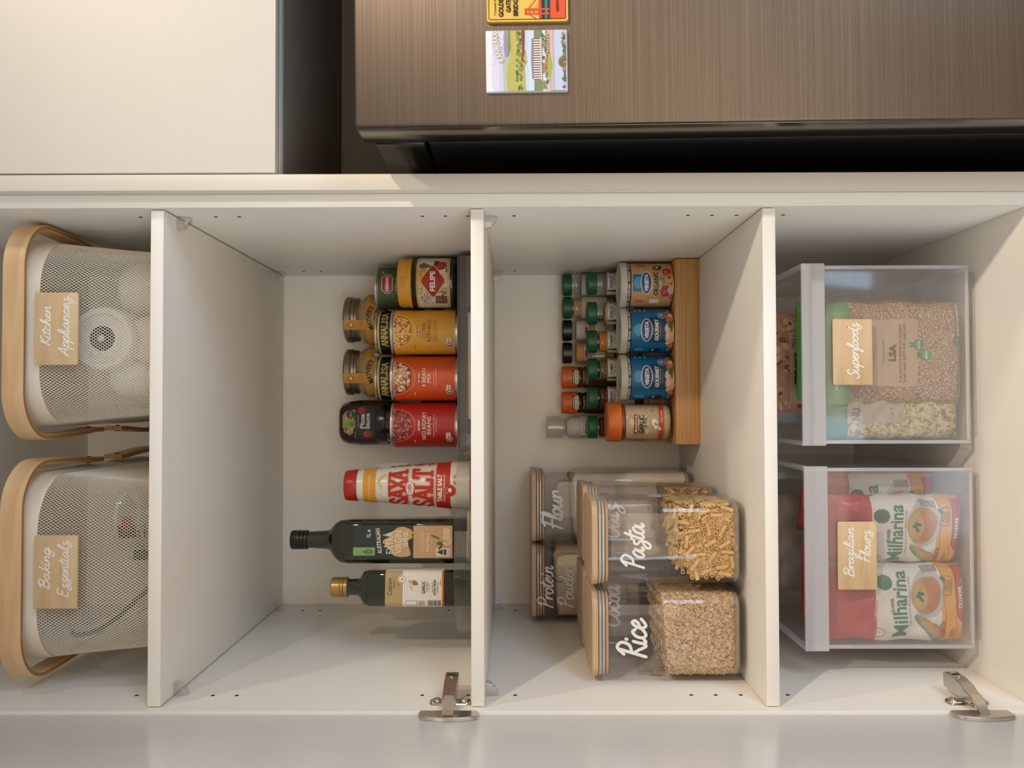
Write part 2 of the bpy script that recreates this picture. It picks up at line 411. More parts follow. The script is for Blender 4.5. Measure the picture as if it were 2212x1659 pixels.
def hinge(z):
    h = bpy.data.objects.new('hinge', None); C.objects.link(h); h.parent = cab; h.location = (0, 0, z); h.empty_display_size = .02
    loft('mounting_plate', [(0, .0255, .0085, .006), (.003, .0255, .0085, .006), (.0042, .0245, .0075, .005)], CHROME, h).matrix_local = Matrix.Translation((0, .014, 0)) @ Matrix.Rotation(pi/2, 4, 'Y')
    for s in (-1, 1):
        sc = lathe('screw', [(.0052, 0), (.005, .0012), (.0036, .0024), (.0012, .0029), (0, .0022)], CHROME, h, n=18)
        sc.rotation_euler = (0, pi/2, 0); sc.location = (.0042, .016, s*.0165)
    arm_mesh('arm', [(.056, .008), (.058, .025), (.052, .0275), (.030, .0270), (.012, .0235), (.003, .0185), (-.006, .0170), (-.012, .0135), (-.012, .008), (.0, .0062)], .0082, STEEL, h, (0, 0, 0))
    box('slot', (.0272, .040, -.0045), (.0280, .0425, .0045), BLACK, h, 0)
    for y in (.048, .034):
        s = lathe('adjusting_screw', [(.0036, 0), (.0034, .001), (.0012, .0012), (0, .0004)], CHROME, h, n=14)
        s.rotation_euler = (0, pi/2, 0); s.location = (.0268, y, 0)
    arm_mesh('link', [(-.004, .0155), (-.006, .0175), (-.016, .0115), (-.026, .0045), (-.034, -.001), (-.034, -.0032), (-.024, .0015), (-.014, .0085)], .0066, CHROME, h, (0, 0, 0))
    # the flange of the cup, flat on the open door, its outer edge bowed
    P = [(-.035, -.013), (.034, -.013), (.0355, -.020), (.034, -.030)] + [(.030-.062*i/10, -.034-.006*sin(pi*i/10)) for i in range(11)] + [(-.0355, -.030)]
    bm = bmesh.new(); a = [bm.verts.new((-.0036, y, zz)) for zz, y in P]; b = [bm.verts.new((.0016, y, zz)) for zz, y in P]; n = len(P)
    bm.faces.new(a); bm.faces.new(b[::-1])
    for i in range(n): bm.faces.new((a[i], b[i], b[(i+1) % n], a[(i+1) % n]))
    bmesh.ops.recalc_face_normals(bm, faces=bm.faces); bmesh.ops.bevel(bm, geom=list(bm.edges), offset=.0012, segments=2, affect='EDGES')
    frombm('cup_flange', bm, STEEL, h, True)
hinge(1.682); hinge(1.047)

# ------------------------------------------------------------------ cabinet above the refrigerator
NICHE_SHADE = mat('857a6e', .6)  # pale boards toned down: shade of the recess is put into this colour
up = thing('overhead_cabinet', 'cream overhead cupboard with a flat door above the dark refrigerator', 'cabinet', (0, 0, 1.89))
box('door', (.6496, -.0235, .0006), (1.30, -.0055, .53), FRONT, up, .001)
box('carcass', (.6496, -.003, .0035), (1.30, .60, .53), NICHE_SHADE, up, .0006)
box('bottom_rail', (.6496, -.003, .0016), (1.30, .018, .0034), WHITE, up, .0003)
box('back_panel', (.6486, .388, -.70), (1.30, .40, .0025), NICHE_SHADE, up, 0)

# ------------------------------------------------------------------ refrigerator
BRUSH = noise_mat('brushed_steel', ['65584c', '716458', '7e7165'], (2.5, 60, 1500), .42, 1., detail=4, stops=[.30, .5, .70])
SIDE = mat('2a2622', .22, .6)
fr = thing('refrigerator', 'brown-grey brushed steel refrigerator with black side in the top corner', 'refrigerator', (.6895, 0, .02))
fr.rotation_euler = (0, -.0108, 0)
bm = bmesh.new(); addbox(bm, (0, -.130, .10), (.84, -.128+.058, 1.7545), .0035); frombm('door', bm, BRUSH, fr, True)
box('door_side', (-.0008, -.1255, .101), (.002, -.0735, 1.7535), mat('6a625b', .16, .9), fr, .0006)
box('gasket', (.006, -.070, .10), (.83, -.060, 1.745), BLACK, fr, 0)
box('body', (.003, -.060, .0), (.84, .37, 1.682), mat('090909', .35), fr, .002)
box('top_cap', (.001, -.060, 1.685), (.84, .37, 1.744), mat('0d0c0b', .25), fr, .003)

def magnet(x, z, rr, label, pr, wd=.0676, ht=.0885, t=.004, edge='d9d6d0'):
    o = thing('fridge_magnet', label, 'magnet', (x, -.1302, z), group='magnets on the refrigerator door'); o.rotation_euler = (0, -.0108, 0)
    p = loft('plate', [(0, wd/2, ht/2, rr), (t-.0006, wd/2, ht/2, rr), (t, wd/2-.0006, ht/2-.0006, rr)], mat(edge, .35), o, n=5)
    p.rotation_euler = (pi/2, 0, 0)
    pr.build('printed_face', o, plane_map(-t), du=None, rough=.3)
    return o
p = Pr(); w_, h_ = 33, 43.6
p.rect(-w_, -h_, w_, h_, 'e9e7ee', 0)
def band(pts, v0, c, L): p.poly([(-w_, v0)] + pts + [(w_, v0)], c, L)
band([(-w_, 37), (-14, 38.5), (2, 36.5), (18, 37.5), (w_, 36)], 20, 'd8d5e6', 1)
band([(-w_, 30), (-10, 29), (6, 27), (20, 29.5), (w_, 29)], 18, 'cfcbe0', 2)
band([(-w_, 25), (-8, 26), (8, 23.5), (20, 24.5), (w_, 24)], 15, 'b9bfae', 3)
p.poly([(4, 23.5), (14, 24.5), (w_, 24), (w_, 20), (6, 20)], 'a98fa5', 4)
band([(-w_, 20), (-20, 22), (-6, 21), (6, 17), (20, 20), (w_, 21)], 0, 'b9b262', 5)
p.poly([(-4, 18), (10, 14), (30, 16), (30, 11), (2, 9)], 'c7b061', 6)
p.poly([(2, 21), (14, 17), (w_, 18), (w_, 20), (14, 20)], '74915c', 6)
for i in range(46):
    p.ell(rng.uniform(-w_+2, w_-2), rng.uniform(4, 11), rng.uniform(1.2, 2.6), rng.uniform(.9, 1.8), ('6f7f46', '8a9150', '586b40', '9a8a48')[i % 4], 7+i*.02, 8)
p.poly([(-3, 1), (2, 4), (12, 1.5), (w_, 2), (w_, 5.5), (12, 4.5), (0, 6)], '8e4a32', 9)
p.poly([(-w_, -2), (w_, -2), (w_, 1.5), (12, 2), (8, .5), (-2, -.5), (-8, 2), (-w_, 1)], 'c3d3e6', 9.5)
p.rect(-w_, -17, w_, -2.5, '7d8a63', 10); p.rect(-w_, -8, w_, -2, 'cfd9e6', 10.3)
p.poly([(-20, -7), (24, -7), (24, -5.5), (0, -4.7), (-20, -5.8)], '9c8591', 11); p.rect(-21, -15, 24, -7, '5a5560', 11)
for i in range(17): p.rect(-20.4+i*2.62, -15, -19+i*2.62, -7.3, 'f0dfd0', 12)
p.rect(-22, -16.2, 25, -15, 'e8d3c8', 12)
for i in range(40):
    p.ell(rng.uniform(-w_+2, w_-2), rng.uniform(-23, -16.5), rng.uniform(1.2, 2.4), rng.uniform(1, 1.9), ('566f49', '6f8552', '8a6f5a', 'a08d57')[i % 4], 12.5+i*.02, 8)
for i in range(9): p.ell(-12+i*1.7, -20+rng.uniform(-1.6, 1.6), 1.2, 1.2, 'd08a4a', 14, 8)
p.rect(-w_, -43, w_, -24, 'b9bccb', 10.5); p.poly([(-w_, -29), (-w_, -26), (w_, -25), (w_, -28.5)], 'd5b3a6', 14)
p.poly([(-24, -25), (-8, -22), (6, -23.5), (10, -25), (-6, -28)], 'a4ad55', 15); p.rect(-w_, -40, w_, -30, 'c3cbe2', 13)
p.rect(6, -25, w_, -22, 'c9a9a0', 14.5)
for i in range(7): p.rect(7+i*3.2, -24.8, 9+i*3.2, -22.4, '8d7d68', 15)
for i in range(60):
    u = rng.uniform(-w_+2.5, w_-2.5); vv = -41.5+rng.uniform(0, 5)*(abs(u)/w_)**1.1
    p.ell(u, vv, rng.uniform(1, 2.4), rng.uniform(.9, 1.9), ('6a6a3c', '85804c', '4f5a36', 'a09058', '566b40')[i % 5], 16+i*.02, 8)
for i in range(14):
    a = pi*i/13; p.stroke([(-2+2*cos(a), -40.5+sin(a)), (-2+7*cos(a), -40.5+6.5*sin(a))], .8, '9f4f42' if i % 2 else '6b7c44', 18, False)
p.text('CANBERRA', 15.5, 29.6, 6.2, 'a98f70', 17, w=33, bold=.03, rot=.22, arc=60)
p.text('CANBERRA', 15.2, 30, 5.8, 'f5efe8', 18, w=32, bold=.01, rot=.22, arc=60)
p.script('Greetings', 4, 38.5, 1.5, 'f8f6fa', 17, w=16, wd=.3)
p.script('Australia'.replace('A', 'A'), 22, 26, 1.7, 'f1ecf2', 17, w=15, wd=.3)
magnet(.7405, 1.5876, .0012, 'rectangular postcard magnet of lavender hills and a white columned building, lettered CANBERRA', p)
p = Pr()
p.rrect(-34, -44, 34, 44, 3, 'e3b64e', 0); p.rrect(-32, -42, 32, 42, 2, '2b2a20', 1); p.rrect(-31.2, -41.2, 31.2, 41.2, 1.6, 'e6bb5a', 2)
p.rect(-31.2, -41.2, 31.2, -25, 'e0552f', 3); p.rect(-31.2, -25, 31.2, -19.5, '23433f', 3); p.rect(-31.2, -21.5, 31.2, -19, '4b7d70', 4); p.rect(-31.2, -19, 31.2, -14, '1d3936', 3)
p.poly([(-22, -14), (10, -14), (0, -4), (-4, -8)], 'e9c777', 3)
for s in (0, 34):
    for q in (-27, -22): p.rect(q+s, -24, q+2+s, 3, 'd9552c', 6)
    for v in (-22, -13, -8, -3, 1): p.rect(-27+s, v, -20+s, v+1.6, 'd9552c', 6.5)
p.rect(-31, -15.5, 31, -12.5, 'd24d28', 7)
p.stroke(catmull([(-24, 2), (-12, -8), (-7, -11), (0, -8), (12, 2)], 6), 1., 'd9552c', 8, False); p.stroke([(-24, 2), (-31, -9)], 1., 'd9552c', 8)
for i in range(14): p.stroke([(-23+i*2.3, -13), (-23+i*2.3, -13+14*abs((i-6.5)/7)**2)], .4, 'd9552c', 7.5, False)
p.text('I crossed the', -17, 33.8, 2.6, '22211b', 9, w=20, bold=.015)
for t, v, wd in (('GOLDEN', 26, 24), ('GATE', 18, 14), ('BRIDGE', 10.2, 22)): p.text(t, -17, v, 5.1, '1d2018', 9, w=wd, bold=.035)
p.text('GREATEST S', -24, -34, 3, '321a12', 9, w=24, bold=.02, al='l'); p.text('IN', -9, -38.5, 3, '321a12', 9, w=3.4, bold=.02, al='l')
magnet(.8175, 1.587, .003, 'yellow magnet with an orange suspension bridge, lettered GOLDEN GATE BRIDGE', p, .0682, .0885, .0045, 'd9a63e')

# ------------------------------------------------------------------ middle shelf: cans and jars on a stepped riser
SMOKE = clear('smoke_acrylic', (.52, .50, .47), .22, (.60, .56, .52), gloss=.08, edge=.5)
rs = thing('stepped_riser', 'smoky translucent three-step riser carrying cans and jars at the right of the middle shelf', 'riser', (.4510, 0, Z2+.0003))
for i, (y0, y1, h) in enumerate(((.296, .391, .0360), (.391, .4685, .0735), (.4685, .562, .1115))):
    box('step', (-.1520, y0, h-.003), (.1520, y1, h), SMOKE, rs, .001)
    box('riser_face', (-.1520, y0, (.0, .0362, .0737)[i]), (.1520, y0+.003, h-.0032), SMOKE, rs, .0006)
for s in (-1, 1):
    bm = bmesh.new(); P = [(.2995, 0), (.5615, 0), (.5615, .1083), (.472, .1083), (.472, .0703), (.3945, .0703), (.3945, .0328), (.2995, .0328)]
    a = [bm.verts.new((s*.1520, y, z)) for y, z in P]; b = [bm.verts.new((s*.1492, y, z)) for y, z in P]
    bm.faces.new(a); bm.faces.new(b[::-1]); [bm.faces.new((a[i], b[i], b[(i+1) % 8], a[(i+1) % 8])) for i in range(8)]
    frombm('end_wall', bm, SMOKE, rs)
T1, T2, T3 = Z2+.0366, Z2+.0741, Z2+.1121

def can(name, label, x, y, z, rz, col, pr, R=.0366, H=.1085, group=None):
    o = thing(name, label, 'can', (x, y, z), rz, group)
    lathe('steel_body', [(.0, .0025), (R-.0025, .0025), (R-.0018, .0002), (R-.0004, .0002), (R, .0012), (R, .0035), (R-.0012, .0045), (R-.0012, H-.0045), (R, H-.0035), (R, H-.0008), (R-.0006, H), (R-.002, H), (R-.003, H-.0035), (0, H-.0035)], STEEL, o, 56)
    sl = lathe('paper_label', [(R-.0010, .0052), (R-.0006, .0054), (R-.0006, H-.0054), (R-.0010, H-.0052)], mat(col, .38), o, 56, cap=False)
    pr.build('label_print', sl, cyl_map(R-.0006), clipv=(5.6, H*1000-5.6), clipu=70)
    return o
def beans(p, u, v, Rr, cols, n, dark, elong, lo=None, seed=1, size=4.3):
    g = np.random.default_rng(seed); p.ell(u, v, Rr, Rr, dark, 3, 36)
    k = 0; pts = []
    for _ in range(900):
        a = g.uniform(0, 2*pi); q = Rr*math.sqrt(g.uniform(0, 1))*.93; x, y = u+q*cos(a), v+q*sin(a)
        if all((x-b)**2+(y-c)**2 > (size*.82)**2 for b, c in pts): pts.append((x, y))
        if len(pts) >= n: break
    for i, (x, y) in enumerate(pts):
        c = cols[i % len(cols)]; ro = g.uniform(0, pi); s = size*g.uniform(.46, .58)
        p.ell(x, y, s*elong*1.08, s*1.12, dark, 4+i*.03, 12, ro); p.ell(x, y, s*elong, s, c[0], 4.01+i*.03, 12, ro); p.ell(x-.3*s*cos(ro)+.2, y+.3*s, s*elong*.55, s*.4, c[1], 4.02+i*.03, 9, ro)
def health_star(p, u, v, dark, L=3):
    p.rrect(u-5, v-2, u+5.6, v+5.4, 1, 'eee6dc', L); p.ell(u-5.6, v, 5.6, 5, 'eee6dc', L+.1, 24); p.ell(u-5.9, v, 4.6, 4.2, dark, L+.2, 22)
    p.ell(u-5, v, 2.1, 2.1, 'eee6dc', L+.4, 16); p.text('5', u-5, v-1.2, 2.4, dark, L+.6, bold=.02)
    for i in range(5): p.ell(u-5.9+3.3*cos(1.2+i*.85), v+3*sin(1.2+i*.85), .6, .6, 'eee6dc', L+.4, 6)
    p.rect(u-.2, v+.4, u+4.8, v+1.6, dark, L+.3); p.rect(u-.2, v+3.6, u+2, v+4.8, dark, L+.3); p.rect(u+2.8, v+3.6, u+4.8, v+4.8, dark, L+.3)
def veg_can(ink, t1, t2, sub, bowl_col, bw):
    p = Pr()
    if bw: bw(p)
    for q in range(24):
        pass
    p.ring(0, 101, 27.6, 33, 2., bowl_col, 6, 48); 
    p.rect(-60, 103.0, 60, 108, '1d2030', 7)
    p.rect(-8.5, 60.2, 8.5, 64.2, '7a2a1e' if ink == 'f2e6da' else 'a5502a', 8)
    p.text('NEW  SEASON', 0, 60.9, 2.5, 'f4ebe0', 9, w=15.6, bold=.03)
    if t2: p.text(t1[0], 0, 51.2, 6.3, ink, 9, w=t1[1], bold=.0); p.text(t2[0], 0, 43.3, 6.3, ink, 9, w=t2[1], bold=.0)
    p.text(sub[0], 0, 37.6, 1.9, ink, 9, w=sub[1]); p.text(sub[2], 0, 34.2, 1.9, ink, 9, w=sub[3])
    health_star(p, -17, 14, '7c2418'); p.text('410g', -27, 68, 2.6, ink, 9, rot=0)
    return p
def bw1(p): beans(p, 0, 101, 27, (('9c3a34', 'c8706a'), ('8a2f2c', 'b9625c'), ('a8463e', 'd07c72')), 46, '5c1f1d', 1.9, seed=3, size=6)
def bw2(p): beans(p, 0, 101, 27, (('d9b48e', 'ecd2b0'), ('b9775f', 'd39a80'), ('cfae80', 'e6cfa4'), ('c98d74', 'dfae94'), ('d6bf86', 'ece0ae')), 60, '6d3322', 1.45, seed=5, size=5.4)
def bw3(p): beans(p, 0, 101, 27, (('eab062', 'f4cd8c'), ('e4a352', 'f0c27c'), ('efba70', 'f6d79c')), 84, 'a96a2a', 1.1, seed=8, size=4.6)
can('can_of_kidney_beans', 'deep red can lettered RED KIDNEY BEANS in the front row on the riser', .3358, .3520, T1, 0, 'a81c14', veg_can('f3dfd2', ('RED KIDNEY', 45), ('BEANS', 28), ('Perfect for chillies, soups or', 35, 'Mexican feasts', 20), 'cf5a44', bw1))
can('can_of_mixed_beans', 'orange can lettered 4 BEAN MIX in the front row on the riser', .4115, .3520, T1, 0, 'd0501f', veg_can('f2e6da', ('4 BEAN', 29), ('MIX', 15), ('Great for salads,', 22, 'in soups or casseroles.', 30), 'e0733f', bw2))
can('can_of_corn', 'yellow can lettered CORN KERNELS in the front row on the riser', .4864, .3520, T1, 0, 'd99f34', veg_can('9a4f1c', ('CORN', 24), ('KERNELS', 34), ('Perfect for burrito bowls,', 34, 'casseroles, soups & salads', 36), 'e6b962', bw3))
def slab(p, s, u, v, cap, w_, ink, L, edge=None):
    """slab-serif capitals: strokes with heavy feet"""
    G = {'A': ([[(0,0),(.5,1),(1,0)], [(.22,.36),(.78,.36)]], [(0,0),(1,0),(.5,1)]), 'N': ([[(.1,0),(.1,1),(.9,0),(.9,1)]], [(.1,0),(.1,1),(.9,1)]),
         'L': ([[(.15,1),(.15,0),(.95,0),(.95,.25)]], [(.15,1),(.15,0)]), 'I': ([[(.5,0),(.5,1)]], [(.5,0),(.5,1)]),
         'S': ([catmull([(.9,.78),(.6,1),(.15,.85),(.3,.58),(.75,.42),(.88,.15),(.4,0),(.08,.22)], 5)], []), 'X': ([[(.05,0),(.95,1)], [(.05,1),(.95,0)]], [(.05,0),(.95,0),(.05,1),(.95,1)]),
         'T': ([[(.5,0),(.5,1)], [(.02,.75),(.02,1),(.98,1),(.98,.75)]], [(.5,0)])}
    wid = {'I': .5}; tot = sum(wid.get(c, 1)+.14 for c in s); k = w_/tot; x = u-w_/2
    for c in s:
        cw = wid.get(c, 1)*k; st, feet = G[c]
        for col, ex, LL in (((edge, cap*.1, L),) if edge else ()) + ((ink, 0, L+2.4),):
            for q in st:
                qq = [(x+a*cw, v+b*cap) for a, b in q]
                if len(qq) > 8: p.stroke(qq, cap*.19+ex, col, LL)
                else: [p.stroke(qq[i:i+2], cap*.19+ex, col, LL+.03*i) for i in range(len(qq)-1)]
            for a, b in feet: p.rect(x+a*cw-cap*.2-ex/2, v+b*cap-cap*.07-ex/2, x+a*cw+cap*.2+ex/2, v+b*cap+cap*.07+ex/2, col, LL+.1)
        x += cw+.14*k
def anna(seed):
    p = Pr(); beans(p, 0, 60, 34, (('d9b48e', 'ecd2b0'), ('c48a72', 'dca890'), ('cfae80', 'e6cfa4')), 60, '6d3a2c', 1.35, seed=seed, size=5.4)
    p.rect(-62, 99.8, 62, 103, 'cdb748', 6); p.rect(-62, 83, 62, 99.8, '12152a', 6)
    slab(p, 'ANNALISA', 0, 86.2, 9.6, 60, 'd8c163', 7); return p
can('can_of_beans', 'blue and yellow banded can in the second row behind the yellow corn can', .4925, .4300, T2, .12, '8b4a33', anna(21))
can('can_of_beans', 'blue and yellow banded can in the second row behind the orange bean can', .4140, .4300, T2, -.08, '8b4a33', anna(22))
p = Pr(); p.conv([(-17, 84), (-11, 77.5), (11, 77.5), (17, 84), (17, 90), (11, 96.5), (-11, 96.5), (-17, 90)], 'd9d2c6', 2); p.conv([(-16, 84.5), (-10.6, 78.6), (10.6, 78.6), (16, 84.5), (16, 89.5), (10.6, 95.4), (-10.6, 95.4), (-16, 89.5)], 'a02a22', 3)
p.text('REMANO', 0, 84.2, 5.8, 'f0e6da', 4, w=27, bold=.03); p.text('ITALIAN', 0, 68, 5.2, 'e8e4d4', 4, w=27, arc=50); p.text('DICED', 0, 57, 7.5, 'e8e4d4', 4, w=32); p.text('TOMATOES', 0, 47, 6, 'e8e4d4', 4, w=34); p.text('400 g', 22, 93, 3, 'e8e4d4', 4)
can('can_of_tomatoes', 'dark green can with a red badge behind the yellow-lidded jar', .5692, .4295, T2, .1, '48592f', p, R=.0358)

# yellow-lidded jar of dark spread
o = thing('spread_jar', 'dark spread jar with a broad yellow lid and a red diamond label', 'jar', (.5668, .3502, T1), -.05)
R = .0400
lathe('jar_glass', [(0, .001), (R-.004, .001), (R-.0008, .005), (R, .010), (R, .066), (R-.001, .0695), (R-.004, .0725), (R-.004, .078), (0, .078)], mat('170d08', .08, coat=.5), o, 56)
lathe('lid', [(R-.001, .0745), (R+.0004, .0752), (R+.0002, .0795), (R-.0008, .0800), (R-.0006, .0808), (R-.0004, .0925), (R-.0022, .0962), (R-.005, .0972), (0, .0972)], mat('d79a2e', .4), o, 56)
p = Pr()
for i in range(13): p.rect(-8+i*1.3, 82.2, -7.5+i*1.3, 92, 'c28524', .6)
p.build('grip_ribs', o, cyl_map(R-.0006))
lb = lathe('label', [(R+.0001, .0125), (R+.0004, .0127), (R+.0004, .0658), (R+.0001, .066)], mat('cbb07a', .35), o, 56, cap=False)
p = Pr(); p.rect(-55, 16.5, 55, 62, 'd8c9ae', 1); p.rect(-2, 36, 16, 62, 'dba53f', 2); p.rect(-18, 55, 22, 61.5, 'dba53f', 1.6)
for a, b, c, e, q in ((22, 48, 30, 61, '5d5a44'), (16, 50, 24, 58, 'c08a72'), (24, 18, 36, 26, '8e7f70'), (22, 40, 36, 48, 'ded4c2'), (12, 19, 24, 30, 'e6ddd0'), (26, 30, 38, 38, '2e2a2e'), (24, 17, 27, 26, 'a03326'), (-36, 42, -18, 60, 'c4b6a0'), (-40, 17, -24, 36, '6a5b4e'), (-22, 17, -10, 24, 'b79c86'), (14, 17, 22, 20, '8a2a20'), (10, 30, 18, 33, '97261d')): p.rect(a, b, c, e, q, 2.2+.01*b)
p.ell(27, 27, 9, 8, 'a32a1e', 3, 20); p.ell(27, 27.5, 6, 5, 'b8422f', 3.2, 18); p.poly([(18, 40), (31, 58), (34, 55), (24, 38)], '6b6a48', 3)
g = np.random.default_rng(5)
for i in range(90): p.ell(g.uniform(-40, -8), g.uniform(18, 61) if g.uniform() < .35 else g.uniform(44, 61), g.uniform(.5, 1.6), g.uniform(.4, 1.3), ('2a211d', '6f5846', 'b99c84', '8d2c20', 'e8dfd2')[i % 5], 3+i*.02, 7)
for i in range(34): p.ell(g.uniform(-38, -16), g.uniform(18, 30), g.uniform(.8, 1.8), g.uniform(.6, 1.6), ('2a211d', '7a4a30', 'b9803c', '9d2f20')[i % 4], 3+i*.02, 7)
dm = [(-1.6, 19.5), (1.6, 19.5), (3, 20.3), (24.2, 37.5), (25.4, 39.5), (24.2, 41.5), (3, 58.6), (1.6, 59.5), (-1.6, 59.5), (-3, 58.6), (-24.2, 41.5), (-25.4, 39.5), (-24.2, 37.5), (-3, 20.3)]
dm = [(a*1.06, 39.5+(b-39.5)*.98) for a, b in dm]
p.poly(dm, 'e0a843', 6); p.poly([(a*.945, 39.5+(b-39.5)*.93) for a, b in dm], 'a02015', 7); p.text('FELIPE', 0, 36.2, 8, 'f3e9df', 8, w=32, bold=.035)
p.text('e 370 g', 10, 57.2, 3.2, '9a5a22', 8, w=11); p.text('AUSTRALIANS THE BEST OF SPREAD', 0, 63.2, 1.5, '4c3a22', 8, w=40)
p.build('label_print', lb, cyl_map(R+.0004))
# amber jar behind the red can
o = thing('amber_jar', 'amber glass jar with a black lid behind the red kidney bean can', 'jar', (.3370, .4310, T2))
AMB = mat('2c160a', .06, coat=.6)
lathe('jar_glass', [(0, .001), (.032, .001), (.0345, .004), (.0345, .070), (.031, .078), (.0335, .080), (.0335, .0835), (.0305, .0845), (.0305, .094), (0, .094)], AMB, o)
lathe('lid', [(.0325, .0905), (.0335, .0915), (.0338, .1045), (.0325, .1075), (.030, .108), (.0285, .1068), (0, .1068)], mat('15110d', .25), o)
# two jars of nut butter
def butter_jar(x, lab):
    o = thing('nut_butter_jar', lab, 'jar', (x, .5176, T3), -.02, 'nut butter jars in the back row')
    R = .0450
    lathe('jar_glass', [(0, .001), (R-.005, .001), (R, .008), (R, .094), (R-.001, .102), (R-.005, .110), (R-.0095, .1135), (R-.0105, .116), (R-.0105, .124), (0, .124)], mat('a98a5e', .12, coat=.4), o, 56)
    lathe('lid', [(R-.0105, .1165), (R-.0055, .117), (R-.0052, .1198), (R-.0062, .1205), (R-.0052, .1212), (R-.0050, .1252), (R-.0040, .1275), (R-.0032, .1282), (R-.0032, .1370), (R-.0055, .1398), (R-.008, .1402), (0, .1396)], mat('8d8674', .3, .85), o, 56)
    lb = lathe('label', [(R+.0001, .012), (R+.0004, .0122), (R+.0004, .0930), (R+.0001, .0932)], mat('cf9636', .4), o, 56, cap=False)
    p = Pr(); p.rect(-72, 93, -19, 98.5, 'cf9636', .5); p.rect(19, 93, 72, 98.5, 'cf9636', .5)
    p.text('MAYVER\'S', 0, 88.5, 9.2, '2a2320', 4, w=38, bold=.02, arc=36)
    p.poly([(-21, 76), (-10, 82.5), (0, 84), (10, 82.5), (21, 76), (19, 73), (9, 78.5), (0, 80), (-9, 78.5), (-19, 73)], '3b4650', 4); p.text('Nothing but Goodness', 0, 81, 2, 'e4dccf', 5, w=20, arc=34)
    p.ell(33, 80, 8, 8, '2f6f97', 4); p.ell(33, 80, 4, 4, 'dcd6cb', 5)
    for i in range(8): p.ell(33+5.8*cos(i*pi/4), 80+5.8*sin(i*pi/4), 1.2, 1.2, 'dcd6cb', 5, 8)
    p.poly([(-36, 75), (-33, 79), (-30, 75), (-31, 70), (-35, 70)], '241f1a', 4); p.ring(-33, 74, 5, 6, .8, '241f1a', 4); p.ring(0, 67, 19, 10, 1, '241f1a', 4); p.rect(-16, 60, 16, 72, '241f1a', 5); p.text('PEANUT', 0, 64, 5, 'e6b24e', 6, w=28, bold=.03)
    p.text('Grown in Australia', 36, 90, 2, '7a4a1c', 4, w=16); p.build('label_print', lb, cyl_map(R+.0004))
    # the paper seal running over the lid, left of centre
    rr = lambda v: (R-.0026 if v > .119 else R+.0006 if v < .098 else R+.0006-(v-.098)/.021*.0032)
    p = Pr(); p.rect(-21, 90, -3, 138.2, 'cf9636', 1); p.ring(-12, 125, 5, 5, .9, '8d6426', 3); p.poly([(-14.5, 125), (-13, 127), (-11, 126), (-9.6, 127), (-9.2, 124.5), (-11, 122.8), (-13.6, 123.4)], 'e9dfcf', 3)
    p.ring(-11, 108, 4, 3, .5, '9b6d2a', 3); p.ring(-8.5, 104.6, 2.6, 3, .5, '9b6d2a', 3)
    p.build('paper_seal', o, cyl_map(rr), dv=3)
butter_jar(.5236, 'nut butter jar with an ochre paper seal behind the corn can and green can')
butter_jar(.4286, 'nut butter jar with an ochre paper seal behind the orange bean can')
# squeeze bottle of pizza sauce, standing on its cap
o = thing('sauce_bottle', 'brown squeeze bottle lettered Pizza Sauce standing in the back row', 'bottle', (.3370, .5100, T3))
PB = mat('2b150d', .16, coat=.4)
loft('cap', [(0, .022, .016, .012), (.024, .022, .016, .012), (.026, .02, .015, .012)], mat('b3251b', .4), o)
loft('bottle_body', [(.026, .030, .020, .018), (.036, .036, .024, .022), (.060, .0400, .0265, .025), (.110, .0408, .027, .025), (.134, .0385, .0255, .024), (.144, .034, .022, .02), (.1490, .027, .016, .014), (.1505, .02, .01, .009)], PB, o, n=12, sharp=1.2)
p = Pr(); P = [(-16, 138), (12, 141), (20, 136), (22, 124), (28, 112), (28, 74), (-28, 74), (-28, 112), (-22, 128)]
p.poly(P, '1f2b21', 1); p.poly([(-22, 128), (-16, 138), (12, 141), (20, 136), (24, 118), (6, 120), (-18, 122)], 'b9876a', 2)
for i in range(26): p.ell(rng.uniform(-16, 18), rng.uniform(123, 137), rng.uniform(1.4, 4), rng.uniform(1.2, 3), ('8a3a2a', 'd9b080', '6e2c22', 'c79468')[i % 4], 2.5+i*.02, 9)
p.rect(-9, 118, 5, 140.5, '86a858', 4); p.ring(-2, 123.5, 3, 3, .8, '22382a', 5); p.ring(-2, 123.5, 1.4, 1.4, .6, '22382a', 5); p.stroke([(-3.6, 127.6), (-.2, 127.9)], .9, '22382a', 5)
p.ell(15, 126, 7, 7, '1d4a3c', 4); p.text('425 g', 15, 125, 2.6, 'dfe6da', 5, w=9, bold=.02)
p.text('Pizza', 3, 101.6, 8, 'd9d2c6', 5, w=26, bold=.04); p.text('Sauce', 3, 92.6, 8, 'd9d2c6', 5, w=28, bold=.04); p.text('Easy to squeeze', 4, 112, 2.6, 'd9d2c6', 5, w=20); p.text('Tomato & herb', -22, 117, 2, 'd9d2c6', 5, w=12)
for a, b in ((-20, 96), (22, 106)): p.ell(a, b, 7, 8, '8f2f22', 4, 18); p.ell(a+1, b+2, 4.5, 4.5, 'a84433', 4.4, 14); p.ell(a, b+1, 1.4, 1.4, '54351f', 4.8, 8)
p.build('label_print', o, lambda u, v, h: (u, -.0268*math.sqrt(max(0, 1-abs(u/.0418)**3.2)) - h - .0004, v), du=3)

